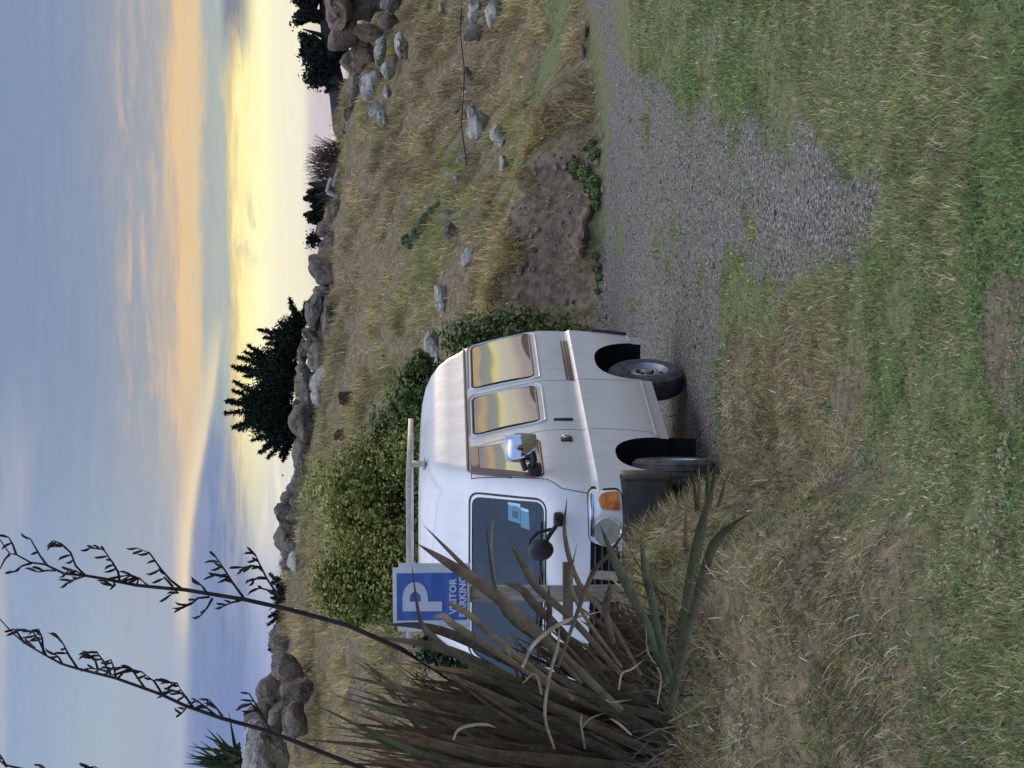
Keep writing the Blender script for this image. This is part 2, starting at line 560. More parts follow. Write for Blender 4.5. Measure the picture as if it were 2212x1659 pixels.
def mottled(name, c1, c2, rough=0.7, scale=8.0, bump=0.0, bscale=None, metal=0.0, spec=0.4, coat=0.0, stretch=(1, 1, 1), lo=0.35, hi=0.65):
    m_, t, p = principled(name, c1, rough, metal, 1.5, spec, coat)
    tcn = t.n('ShaderNodeTexCoord')
    mp = t.n('ShaderNodeMapping', i={0: tcn.outputs['Object']})
    mp.inputs['Scale'].default_value = stretch
    n1 = t.noise(mp.outputs[0], scale, 6, 0.6)
    t.link(t.mix(t.ss(n1, lo, hi), (*c1[:3], 1), (*c2[:3], 1)), p.inputs['Base Color'])
    if bump:
        n2 = t.noise(mp.outputs[0], bscale or scale * 3, 6, 0.6)
        b = t.n('ShaderNodeBump', i={'Strength': bump, 'Distance': 0.02, 'Height': n2})
        t.link(b.outputs[0], p.inputs['Normal'])
    return m_


def blade_mat(name, rough=0.75, transl=0.25, spec=0.25, streak=False):
    m_ = bpy.data.materials.new(name)
    m_.use_nodes = True
    t = NT(m_.node_tree)
    a = t.n('ShaderNodeVertexColor', layer_name='Col')
    p = t.n('ShaderNodeBsdfPrincipled', i={'Base Color': a.outputs[0], 'Roughness': rough, 'Specular IOR Level': spec})
    tr = t.n('ShaderNodeBsdfTranslucent', i={0: a.outputs[0]})
    mx = t.n('ShaderNodeMixShader', i={0: transl, 1: p.outputs[0], 2: tr.outputs[0]})
    t.n('ShaderNodeOutputMaterial', i={0: mx.outputs[0]})
    if streak:
        tcn = t.n('ShaderNodeTexCoord')
        n1 = t.noise(tcn.outputs['Object'], 9.0, 6, 0.7)
        n2 = t.noise(tcn.outputs['Object'], 60.0, 3, 0.6)
        c = t.mix(t.ss(n1, 0.42, 0.66), a.outputs[0], t.mix(1.0, a.outputs[0], (0.55, 0.52, 0.5, 1), 'MULTIPLY'))
        c = t.mix(t.m('MULTIPLY', t.ss(n2, 0.60, 0.70), 0.5), c, lin(140, 128, 108))
        t.link(c, p.inputs['Base Color'])
        t.link(c, tr.inputs[0])
        b = t.n('ShaderNodeBump', i={'Strength': 0.35, 'Distance': 0.01, 'Height': n2})
        t.link(b.outputs[0], p.inputs['Normal'])
    return m_


def ground_mat():
    m_, t, p = principled('ground_cover', (0.1, 0.1, 0.1), 0.95, 0, 1.5, 0.15)
    geo = t.n('ShaderNodeNewGeometry')
    pos = geo.outputs['Position']
    zc = t.n('ShaderNodeVertexColor', layer_name='Zone')
    sp = t.n('ShaderNodeSeparateColor', i={0: zc.outputs[0]})
    g, so, stw = sp.outputs[0], sp.outputs[1], sp.outputs[2]
    n_s = t.noise(pos, 55.0, 4, 0.7)
    n_m = t.noise(pos, 9.0, 5, 0.6)
    n_l = t.noise(pos, 1.6, 5, 0.6)
    vor = t.n('ShaderNodeTexVoronoi', feature='F1', i={'Vector': pos, 'Scale': 50.0})
    stone = t.ramp(vor.outputs['Color'], [(0.0, lin(98, 94, 86)), (0.5, lin(137, 131, 119)), (0.86, lin(171, 164, 150)), (1.0, lin(221, 214, 200))], 'LINEAR')
    grav = t.mix(t.ss(vor.outputs['Distance'], 0.35, 0.75), stone, lin(72, 69, 65))
    grav = t.mix(t.m('MULTIPLY', t.ss(n_l, 0.45, 0.7), 0.5), grav, lin(118, 114, 108))
    grav = t.mix(t.m('MULTIPLY', t.ss(n_m, 0.52, 0.72), 0.35), grav, lin(98, 90, 80))
    green = t.mix(t.ss(n_m, 0.35, 0.65), lin(96, 104, 66), lin(130, 132, 92))
    green = t.mix(t.ss(n_s, 0.45, 0.75), green, lin(112, 104, 82))
    straw = t.mix(t.ss(n_m, 0.32, 0.68), lin(104, 92, 72), lin(150, 134, 102))
    straw = t.mix(t.ss(n_l, 0.5, 0.72), straw, lin(108, 108, 72))
    soil = t.mix(t.ss(n_m, 0.3, 0.7), lin(98, 86, 70), lin(142, 126, 106))
    soil = t.mix(t.ss(n_s, 0.5, 0.8), soil, lin(78, 66, 54))

    def edge(x):
        return t.ss(t.m('ADD', x, t.m('MULTIPLY', t.m('SUBTRACT', n_m, 0.5), 0.7)), 0.35, 0.65)
    c = t.mix(edge(stw), green, straw)
    c = t.mix(edge(g), c, grav)
    c = t.mix(edge(so), c, soil)
    t.link(c, p.inputs['Base Color'])
    h = t.m('ADD', t.m('MULTIPLY', n_s, 0.6), t.m('ADD', t.m('MULTIPLY', vor.outputs['Distance'], -0.5), t.m('MULTIPLY', n_m, 1.5)))
    b = t.n('ShaderNodeBump', i={'Strength': 0.7, 'Distance': 0.03, 'Height': h})
    t.link(b.outputs[0], p.inputs['Normal'])
    return m_


def rock_mat(name, dark, light, lichen, lic=0.6):
    m_, t, p = principled(name, dark, 0.92, 0, 1.5, 0.2)
    tcn = t.n('ShaderNodeTexCoord')
    oi = t.n('ShaderNodeObjectInfo')
    v = t.n('ShaderNodeVectorMath', operation='ADD', i={0: tcn.outputs['Object'], 1: oi.outputs['Location']}).outputs[0]
    n1 = t.noise(v, 2.2, 6, 0.62)
    n2 = t.noise(v, 9.0, 6, 0.65)
    n3 = t.noise(v, 22.0, 4, 0.6)
    c = t.mix(t.ss(n1, 0.35, 0.65), dark, light)
    c = t.mix(t.m('MULTIPLY', t.ss(n2, 0.50, 0.62), lic), c, lichen)
    c = t.mix(t.m('MULTIPLY', t.ss(n3, 0.58, 0.70), 0.55), c, (dark[0] * .55, dark[1] * .55, dark[2] * .55, 1))
    t.link(c, p.inputs['Base Color'])
    vm = t.n('ShaderNodeVectorMath', operation='ADD', i={0: v, 1: t.n('ShaderNodeVectorMath', operation='SCALE', i={0: t.n('ShaderNodeTexNoise', i={'Vector': v, 'Scale': 2.0, 'Detail': 4.0}).outputs['Color'], 'Scale': 0.55}).outputs[0]}).outputs[0]
    vc = t.n('ShaderNodeTexVoronoi', feature='DISTANCE_TO_EDGE', i={'Vector': vm, 'Scale': 1.9})
    crack = t.m('MAXIMUM', t.ss(vc.outputs['Distance'], 0.0, 0.03), t.m('MULTIPLY_ADD', t.ss(n1, 0.45, 0.6), 0.75, 0.25))
    c2 = t.mix(crack, (dark[0] * .35, dark[1] * .35, dark[2] * .35, 1), c)
    t.link(c2, p.inputs['Base Color'])
    b = t.n('ShaderNodeBump', i={'Strength': 0.75, 'Distance': 0.09, 'Height': t.m('ADD', t.m('ADD', n2, t.m('MULTIPLY', n3, 0.5)), t.m('MULTIPLY', crack, 0.8))})
    t.link(b.outputs[0], p.inputs['Normal'])
    return m_


M = {}
M['ground'] = ground_mat()
M['grass'] = blade_mat('grass_blades', 0.8, 0.2, 0.15)
M['leaf'] = blade_mat('shrub_leaves', 0.45, 0.15, 0.35)
M['needle'] = blade_mat('conifer_needles', 0.8, 0.05, 0.1)
M['flax'] = blade_mat('flax_leaves', 0.55, 0.15, 0.25, True)
M['rock'] = rock_mat('weathered_rock', lin(98, 89, 78), lin(134, 122, 106), lin(156, 151, 136), 0.45)
M['rock_pale'] = rock_mat('lichen_rock', lin(136, 130, 116), lin(182, 177, 162), lin(212, 209, 196), 0.6)
M['rock_brown'] = rock_mat('brown_rock', lin(102, 88, 74), lin(138, 120, 100), lin(158, 142, 122), 0.4)
M['rock_red'] = rock_mat('rusty_rock', lin(72, 50, 44), lin(100, 70, 58), lin(90, 66, 56), 0.3)
M['bark'] = mottled('dark_bark', lin(40, 40, 44), lin(62, 60, 60), 0.95, 6, 0.5, stretch=(1, 1, 0.3))
M['twig'] = mottled('twig_bark', lin(74, 62, 56), lin(98, 86, 78), 0.95, 8, 0.3)
M['stalk'] = mottled('dry_flower_stalk', lin(34, 26, 30), lin(58, 46, 44), 0.8, 12, 0.3)
M['stem'] = mottled('dry_flax_butts', lin(80, 66, 56), lin(128, 112, 92), 0.9, 10, 0.3)
# van materials
white, wt, wp = principled('white_paint', lin(232, 231, 228), 0.32, 0, 1.5, 0.5, 0.55)
_tc = wt.n('ShaderNodeTexCoord')
_n = wt.noise(_tc.outputs['Object'], 2.2, 5, 0.6)
_s = wt.n('ShaderNodeSeparateXYZ', i={0: _tc.outputs['Object']})
_dirt = wt.m('MULTIPLY', wt.m('SUBTRACT', 1.0, wt.ss(wt.m('ADD', _s.outputs[2], wt.m('MULTIPLY', _n, 0.3)), 0.45, 0.95)), 0.75)
_mp = wt.n('ShaderNodeMapping', i={0: _tc.outputs['Object']})
_mp.inputs['Scale'].default_value = (7, 7, 0.9)
_st = wt.m('MULTIPLY', wt.ss(wt.noise(_mp.outputs[0], 2.0, 6, 0.65), 0.48, 0.75), 0.28)
_dirt = wt.m('MAXIMUM', _dirt, _st)
_b = wt.n('ShaderNodeBump', i={'Strength': 0.18, 'Distance': 0.02, 'Height': wt.noise(_tc.outputs['Object'], 3.2, 2, 0.5)})
wt.link(_b.outputs[0], wp.inputs['Normal'])
wt.link(_b.outputs[0], wp.inputs['Coat Normal'])
wt.link(wt.mix(_dirt, wt.mix(wt.ss(_n, 0.4, 0.8), lin(234, 233, 230), lin(224, 222, 216)), lin(186, 176, 160)), wp.inputs['Base Color'])
M['white'] = white
M['black_in'] = principled('cabin_dark', (0.035, 0.045, 0.06), 0.8)[0]
M['arch'] = principled('wheel_arch_dark', (0.012, 0.012, 0.012), 0.9, spec=0.2)[0]
M['trim'] = mottled('black_plastic', lin(36, 36, 38), lin(54, 52, 50), 0.42, 5, 0.15, 60)
M['gasket'] = principled('window_rubber', (0.012, 0.012, 0.012), 0.5)[0]
M['seam'] = principled('panel_gap', (0.075, 0.07, 0.068), 0.8)[0]
M['rail'] = principled('gutter_brown', lin(112, 84, 74), 0.5)[0]
M['visor'] = principled('smoky_visor', lin(122, 92, 82), 0.25, coat=0.5)[0]
M['glass'] = principled('tinted_glass', (0.012, 0.013, 0.014), 0.015, 0, 6.5, 0.5)[0]
M['tyre'] = mottled('tyre_rubber', lin(66, 65, 64), lin(98, 95, 91), 0.85, 10, 0.2, 60)
M['steel'] = mottled('wheel_steel', lin(150, 152, 154), lin(182, 182, 182), 0.4, 12, 0.1, metal=0.6)
M['chrome'] = principled('chrome', (0.75, 0.76, 0.78), 0.06, 1.0)[0]
M['lamp'] = principled('lamp_glass', (0.84, 0.87, 0.86), 0.05, 0.2, 1.6, 0.6, 1.0)[0]
M['lamp_bowl'] = principled('lamp_reflector', (0.62, 0.66, 0.64), 0.18, 0.6, coat=1.0)[0]
M['amber'] = mottled('amber_lens', lin(176, 78, 20), lin(232, 146, 60), 0.12, 16, 0.3, 40, spec=0.6, coat=0.8)
M['paper'] = principled('permit_paper', lin(176, 214, 222), 0.6)[0]
M['paper_print'] = principled('permit_print', lin(96, 136, 150), 0.6)[0]
M['seat'] = mottled('seat_cloth', lin(120, 128, 136), lin(146, 152, 158), 0.9, 30)
M['rack'] = mottled('rack_metal', lin(206, 198, 188), lin(186, 176, 168), 0.45, 8)
M['sill'] = principled('white_sill', lin(240, 240, 238), 0.4, coat=0.3)[0]
M['timber'] = mottled('weathered_timber', lin(150, 142, 128), lin(186, 178, 160), 0.85, 6, 0.4, 30, stretch=(6, 6, 0.8))
M['timber_brown'] = mottled('brown_timber', lin(106, 90, 76), lin(132, 114, 96), 0.85, 6, 0.4, 30, stretch=(1, 6, 6))
M['board'] = mottled('white_signboard', lin(206, 208, 210), lin(226, 226, 224), 0.55, 5, 0.05)
M['blue'] = mottled('sign_blue', lin(60, 98, 168), lin(84, 116, 176), 0.4, 4, 0.03, stretch=(1, 1, 5))
M['letter'] = mottled('sign_letters', lin(214, 216, 222), lin(196, 202, 216), 0.5, 6)
M['pebble'] = mottled('pebbles', lin(96, 96, 98), lin(132, 131, 130), 0.95, 3)
M['pipe'] = principled('black_pipe', (0.045, 0.043, 0.042), 0.9, spec=0.1)[0]
M['wood_pale'] = mottled('bleached_wood', lin(150, 148, 146), lin(182, 178, 172), 0.9, 6, 0.2)
wscr = bpy.data.materials.new('windscreen_glass')
wscr.use_nodes = True
_t = NT(wscr.node_tree)
_tr = _t.n('ShaderNodeBsdfTransparent', i={0: (0.72, 0.82, 0.86, 1)})
_gl = _t.n('ShaderNodeBsdfGlossy', i={0: (0.55, 0.75, 1.0, 1), 1: 0.02})  # blue of the reflected sky put into the gloss tint
_fr = _t.n('ShaderNodeFresnel', i={0: 1.55})
_mx = _t.n('ShaderNodeMixShader', i={0: _fr.outputs[0], 1: _tr.outputs[0], 2: _gl.outputs[0]})
_t.n('ShaderNodeOutputMaterial', i={0: _mx.outputs[0]})
M['windscreen'] = wscr


# ------------------------------------------------------------------ ground sheet
def build_ground():
    ys = np.concatenate([[-400, -150, -60, -20, -8, -2, 1, 3, 4.5], np.arange(5.5, 15, 0.08), np.arange(15, 25, 0.16),
                         np.arange(25, 31, 0.08), np.arange(31, 54, 0.22), [55, 57, 60, 65, 72, 85, 110, 160, 260, 500, 1200, 3000]])
    xs = np.concatenate([[-3000, -1000, -300, -120, -60, -35, -22, -15], np.arange(-11, -6, 0.3), np.arange(-6, 6, 0.08),
                         np.arange(6, 12, 0.25), [13, 15, 18, 22, 27, 35, 60, 120, 300, 1000, 3000]])
    X, Y = np.meshgrid(xs, ys)
    Z = zt(X, Y)
    Z = np.where(np.abs(X) > 200, np.minimum(Z, 0) - 0.004 * (np.abs(X) - 200), Z)
    ny, nx = X.shape
    idx = np.arange(ny * nx).reshape(ny, nx)
    a, b, c, d = idx[:-1, :-1].ravel(), idx[:-1, 1:].ravel(), idx[1:, 1:].ravel(), idx[1:, :-1].ravel()
    tris = np.concatenate([np.stack([a, b, c], 1), np.stack([a, c, d], 1)])
    me = tri_mesh('ground', np.stack([X, Y, Z], -1).reshape(-1, 3), tris, None, True)
    g, so, stw = zones(X.ravel(), Y.ravel())
    at_ = me.color_attributes.new('Zone', 'FLOAT_COLOR', 'POINT')
    cc = np.ones((ny * nx, 4), np.float32)
    cc[:, 0], cc[:, 1], cc[:, 2] = g, so, stw
    at_.data.foreach_set('color', cc.ravel())
    o = link('ground', me, M['ground'])
    tag(o, kind='structure')


build_ground()


# ------------------------------------------------------------------ the van
VYAW = R(18.0)
VO = Vector((-1.266, 16.044, 0.0))
van = empty('parked_van', VO, -VYAW)      # local +x = towards the right of the picture, local +y = towards the van's tail
tag(van, 'white high-roof van parked on the gravel with its front wheel turned', 'van')

SL = np.array([  # z, front, rear, half width, front corner, rear corner
    (0.32, -0.52, 2.90, 0.826, .20, .12), (0.385, -0.58, 2.92, 0.832, .20, .12), (0.40, -0.90, 2.93, 0.836, .22, .13), (0.415, -0.91, 2.94, 0.840, .22, .13),
    (0.60, -0.95, 3.00, 0.846, .22, .13), (0.80, -0.96, 3.05, 0.848, .22, .12), (0.905, -0.96, 3.075, 0.850, .22, .12),
    (0.925, -0.96, 3.08, 0.836, .22, .12), (0.955, -0.955, 3.085, 0.832, .22, .12), (1.00, -0.95, 3.085, 0.838, .22, .12),
    (1.15, -0.925, 3.08, 0.840, .22, .12), (1.24, -0.895, 3.06, 0.834, .22, .12), (1.50, -0.655, 2.99, 0.795, .20, .12),
    (1.74, -0.43, 2.91, 0.752, .17, .13), (1.80, -0.375, 2.875, 0.740, .17, .14), (1.84, -0.33, 2.85, 0.722, .18, .16),
    (1.93, -0.265, 2.78, 0.706, .22, .20), (2.01, -0.20, 2.69, 0.682, .26, .25), (2.07, -0.12, 2.58, 0.645, .30, .30),
    (2.115, -0.02, 2.45, 0.585, .32, .32), (2.145, 0.12, 2.28, 0.49, .30, .30), (2.16, 0.35, 2.00, 0.34, .22, .22)])
BOW = 0.05


def sl(z):
    return [np.interp(z, SL[:, 0], SL[:, k]) for k in range(1, 6)]


def front_r(w_, z):
    rf, rb, W, cf, cb = sl(z)
    a = abs(w_)
    if a <= W - cf:
        return rf + BOW * (a / (W - cf)) ** 2
    k = min((a - (W - cf)) / cf, 0.999)
    return rf + BOW + cf * 1.15 * (1 - math.sqrt(1 - k * k))


def side_w(r, z):
    rf, rb, W, cf, cb = sl(z)
    if r > rb - cb:
        k = min((r - (rb - cb)) / cb, 0.995)
        return W - cb * (1 - math.sqrt(1 - k * k))
    r0 = rf + BOW
    if r < r0 + cf * 1.15:
        k = min((r0 + cf * 1.15 - r) / (cf * 1.15), 0.995)
        return W - cf * (1 - math.sqrt(1 - k * k))
    return W


def outline(z):
    rf, rb, W, cf, cb = sl(z)
    p = []
    for t in np.linspace(0, 1, 11)[:-1]:                       # front, from centre to corner
        a = t * (W - cf)
        p.append((a, rf + BOW * t * t))
    for t in np.linspace(0, 1, 9)[:-1]:
        an = t * math.pi / 2
        p.append((W - cf + cf * math.sin(an), rf + BOW + cf * 1.15 * (1 - math.cos(an))))
    r0, r1 = rf + BOW + cf * 1.15, rb - cb
    for t in np.linspace(0, 1, 41)[:-1]:
        p.append((W, r0 + (r1 - r0) * t))
    for t in np.linspace(0, 1, 9)[:-1]:
        an = t * math.pi / 2
        p.append((W - cb + cb * math.cos(an), rb - cb + cb * math.sin(an)))
    for t in np.linspace(0, 1, 6):
        p.append(((W - cb) * (1 - t), rb))
    full = p + [(-x, y) for x, y in p[-2:0:-1]]
    return full


def van_body():
    zs = []
    for i in range(len(SL) - 1):
        z0, z1 = SL[i, 0], SL[i + 1, 0]
        k = max(1, int(round((z1 - z0) / 0.07)))
        zs += list(np.linspace(z0, z1, k + 1)[:-1])
    zs.append(SL[-1, 0])
    vs, fs = [], []
    n = None
    for z in zs:
        ring = outline(z)
        n = len(ring)
        vs += [(x, y, z) for x, y in ring]
    for i in range(len(zs) - 1):
        for j in range(n):
            j2 = (j + 1) % n
            fs.append((i * n + j, i * n + j2, (i + 1) * n + j2, (i + 1) * n + j))
    fs.append(tuple(range(n - 1, -1, -1)))
    fs.append(tuple((len(zs) - 1) * n + j for j in range(n)))
    me = bpy.data.meshes.new('body')
    me.from_pydata(vs, [], fs)
    me.materials.append(M['white'])
    o = bpy.data.objects.new('body', me)
    col.objects.link(o)

    def cutter(name, vs_, fs_, mat):
        m_ = bpy.data.meshes.new(name)
        m_.from_pydata(vs_, [], fs_)
        bm = bmesh.new()
        bm.from_mesh(m_)
        bmesh.ops.recalc_face_normals(bm, faces=bm.faces)
        bm.to_mesh(m_)
        bm.free()
        m_.materials.append(mat)
        c = bpy.data.objects.new(name, m_)
        col.objects.link(c)
        md = o.modifiers.new(name, 'BOOLEAN')
        md.operation = 'DIFFERENCE'
        md.solver = 'EXACT'
        md.object = c
        if hasattr(md, 'material_mode'):
            md.material_mode = 'TRANSFER'
        return c
    cuts = []
    for s in (1, -1):
        for (rc, zc, rr, rz) in ((-0.12, 0.32, 0.37, 0.42), (2.12, 0.32, 0.50, 0.42)):
            ring = []
            for j in range(36):
                an = 2 * math.pi * j / 36
                ca, sa = math.cos(an), math.sin(an)
                ring.append((rc + rr * math.copysign(abs(ca) ** 0.8, ca), zc + rz * math.copysign(abs(sa) ** 0.8, sa)))
            vs_ = [(s * 0.42, y, z) for y, z in ring] + [(s * 1.2, y, z) for y, z in ring]
            fs_ = [(j, (j + 1) % 36, 36 + (j + 1) % 36, 36 + j) for j in range(36)] + [tuple(range(36)), tuple(range(71, 35, -1))]
            cuts.append(cutter('arch_cut', vs_, fs_, M['arch']))
    ws = WS_POLY
    ring = rounded(ws, 0.07, 6)
    n2 = len(ring)
    vs_ = [(x, -1.3, z) for x, z in ring] + [(x * 0.94, 0.65, 1.52 + (z - 1.52) * 0.9) for x, z in ring]
    fs_ = [(j, (j + 1) % n2, n2 + (j + 1) % n2, n2 + j) for j in range(n2)] + [tuple(range(n2)), tuple(range(2 * n2 - 1, n2 - 1, -1))]
    cuts.append(cutter('screen_cut', vs_, fs_, M['black_in']))
    dg = bpy.context.evaluated_depsgraph_get()
    dg.update()
    me2 = bpy.data.meshes.new_from_object(o.evaluated_get(dg))
    me2.name = 'body'
    o.modifiers.clear()
    o.data = me2
    for c in cuts:
        bpy.data.objects.remove(c, do_unlink=True)
    me2.polygons.foreach_set('use_smooth', np.ones(len(me2.polygons), dtype=bool))
    me2.set_sharp_from_angle(angle=R(28))
    o.parent = van
    return o


def rounded(poly, rad, seg=5):
    out = []
    n = len(poly)
    for i in range(n):
        p0, p1, p2 = Vector(poly[i - 1]), Vector(poly[i]), Vector(poly[(i + 1) % n])
        a, b = (p0 - p1), (p2 - p1)
        k = min(rad, a.length * 0.45, b.length * 0.45)
        s, e = p1 + a.normalized() * k, p1 + b.normalized() * k
        for j in range(seg + 1):
            t = j / seg
            q = s * (1 - t) ** 2 + p1 * 2 * t * (1 - t) + e * t ** 2
            out.append((q.x, q.y))
    return out


def densify(poly, step=0.06):
    out = []
    n = len(poly)
    for i in range(n):
        a, b = Vector(poly[i]), Vector(poly[(i + 1) % n])
        k = max(1, int((b - a).length / step))
        for j in range(k):
            q = a.lerp(b, j / k)
            out.append((q.x, q.y))
    return out


def panel(poly, fmap, off, rings=6, thick=0.0):
    """patch following the bodywork. fmap((a,b), offset) -> 3D"""
    pl = densify(poly)
    cxx = sum(p[0] for p in pl) / len(pl)
    cyy = sum(p[1] for p in pl) / len(pl)
    n = len(pl)
    vs, fs = [], []
    if thick:
        vs += [fmap(p, off - thick) for p in pl]
    base = len(vs)
    for k in range(rings):
        f = 1 - k / rings
        vs += [fmap((cxx + (p[0] - cxx) * f, cyy + (p[1] - cyy) * f), off) for p in pl]
    vs.append(fmap((cxx, cyy), off))
    if thick:
        for j in range(n):
            fs.append((j, (j + 1) % n, base + (j + 1) % n, base + j))
    for k in range(rings - 1):
        for j in range(n):
            j2 = (j + 1) % n
            fs.append((base + k * n + j, base + k * n + j2, base + (k + 1) * n + j2, base + (k + 1) * n + j))
    for j in range(n):
        fs.append((base + (rings - 1) * n + j, base + (rings - 1) * n + (j + 1) % n, len(vs) - 1))
    return vs, fs


def band(poly, fmap, wd, off_o, off_i):
    """raised ring around an outline: inner edge on the outline, outer edge wd outside"""
    pl = densify(poly, 0.05)
    n = len(pl)
    outp = []
    for i in range(n):
        a, b = Vector(pl[i - 1]), Vector(pl[(i + 1) % n])
        t = (b - a).normalized()
        outp.append((pl[i][0] + t.y * wd, pl[i][1] - t.x * wd))
    area = sum(pl[i][0] * pl[(i + 1) % n][1] - pl[(i + 1) % n][0] * pl[i][1] for i in range(n))
    if area < 0:
        outp = [(2 * p[0] - q[0], 2 * p[1] - q[1]) for p, q in zip(pl, outp)]
    mid = [((p[0] + q[0]) / 2, (p[1] + q[1]) / 2) for p, q in zip(pl, outp)]
    vs = [fmap(p, -0.004) for p in outp] + [fmap(p, off_o) for p in mid] + [fmap(p, off_i) for p in pl] + [fmap(p, -0.02) for p in pl]
    fs = []
    for k in range(3):
        for j in range(n):
            j2 = (j + 1) % n
            fs.append((k * n + j, k * n + j2, (k + 1) * n + j2, (k + 1) * n + j))
    return vs, fs


def smap(s):
    def f(p, off):
        return (s * (side_w(p[0], p[1]) + off), p[0], p[1])
    return f


def fmap_front(p, off):
    return (p[0], front_r(p[0], p[1]) - off, p[1])


def strip(pts, fmap, wd, off=0.0015):
    """thin line drawn on the bodywork"""
    P = []
    for i in range(len(pts) - 1):
        a, b = Vector(pts[i]), Vector(pts[i + 1])
        k = max(1, int((b - a).length / 0.04))
        for j in range(k):
            P.append(a.lerp(b, j / k))
    P.append(Vector(pts[-1]))
    vs, fs = [], []
    for i, p in enumerate(P):
        t = (P[min(i + 1, len(P) - 1)] - P[max(i - 1, 0)]).normalized()
        nrm = Vector((-t.y, t.x)) * wd / 2
        vs += [fmap(p + nrm, off), fmap(p - nrm, off)]
    for i in range(len(P) - 1):
        fs.append((2 * i, 2 * i + 1, 2 * i + 3, 2 * i + 2))
    return vs, fs


def vpart(name, vf, mat, parent=None, smooth=True, ang=40):
    b = MB()
    if isinstance(vf, tuple):
        vf = [vf]
    for v_, f_ in vf:
        b.add(v_, f_)
    return b.build(name, mat, parent or van, smooth, ang)


WS_POLY = [(-0.735, 1.275), (0.735, 1.275), (0.625, 1.785), (-0.625, 1.785)]
van_body()
# windscreen
scr = vpart('windscreen', panel(rounded(WS_POLY, 0.07, 6), fmap_front, -0.006), M['windscreen'])
vpart('rubber_seal', band(rounded(WS_POLY, 0.07, 6), fmap_front, 0.014, 0.006, 0.004), M['gasket'], scr)
# cabin: dashboard, seats, steering wheel, mirror
b = MB()
b.box((0, -0.42, 1.22), (1.36, 0.5, 0.16), bev=0.05)
b.build('dashboard', M['trim'], van)
for sx in (-0.38, 0.38):
    b = MB()
    b.box((sx, 0.30, 1.36), (0.46, 0.13, 0.42), Matrix.Rotation(R(-8), 3, 'X'), 0.05)
    st_ = b.build('seat', M['seat'], van, True)
    b = MB()
    b.box((sx, 0.36, 1.64), (0.24, 0.08, 0.15), bev=0.035)
    b.build('headrest', M['seat'], st_, True)
b = MB()
pts = [(-0.38 + 0.19 * math.cos(a), -0.24 + 0.07 * math.sin(a), 1.36 + 0.17 * math.sin(a)) for a in np.linspace(0, 2 * math.pi, 25)]
b.tube(pts, 0.014, 6, False)
b.tube([(-0.57, -0.24, 1.36), (-0.19, -0.24, 1.36)], 0.014, 6)
b.build('steering_wheel', M['trim'], van, True)
b = MB()
b.box((0.0, -0.36, 1.70), (0.22, 0.03, 0.07), bev=0.012)
b.build('interior_mirror', M['trim'], van, True)
# permit papers inside the glass, low on the near side
b = MB()
b.add([fmap_front(p, -0.012) for p in ((0.66, 1.44), (0.52, 1.44), (0.52, 1.52), (0.645, 1.525))], [(0, 1, 2, 3)])
b.add([fmap_front(p, -0.012) for p in ((0.64, 1.385), (0.50, 1.375), (0.50, 1.437), (0.64, 1.437))], [(0, 1, 2, 3)])
pp = b.build('permit_sticker', M['paper'], van)
b = MB()
b.add([fmap_front(p, -0.010) for p in ((0.62, 1.455), (0.55, 1.455), (0.55, 1.495), (0.62, 1.495))], [(0, 1, 2, 3)])
b.build('printed_block', M['paper_print'], pp)
# wiper
b = MB()
b.tube([fmap_front(p, 0.03) for p in ((0.60, 1.30), (0.30, 1.305), (0.0, 1.315), (-0.2, 1.33))], 0.011, 6)
b.tube([fmap_front(p, 0.035) for p in ((-0.05, 1.24), (0.1, 1.28), (0.3, 1.308))], 0.010, 6)
b.build('wiper', M['gasket'], van, True)
b = MB()
b.tube([fmap_front(p, 0.03) for p in ((-0.62, 1.30), (-0.45, 1.31), (-0.28, 1.32))], 0.011, 6)
b.tube([fmap_front(p, 0.035) for p in ((-0.62, 1.24), (-0.55, 1.29), (-0.45, 1.308))], 0.010, 6)
b.build('wiper', M['gasket'], van, True)

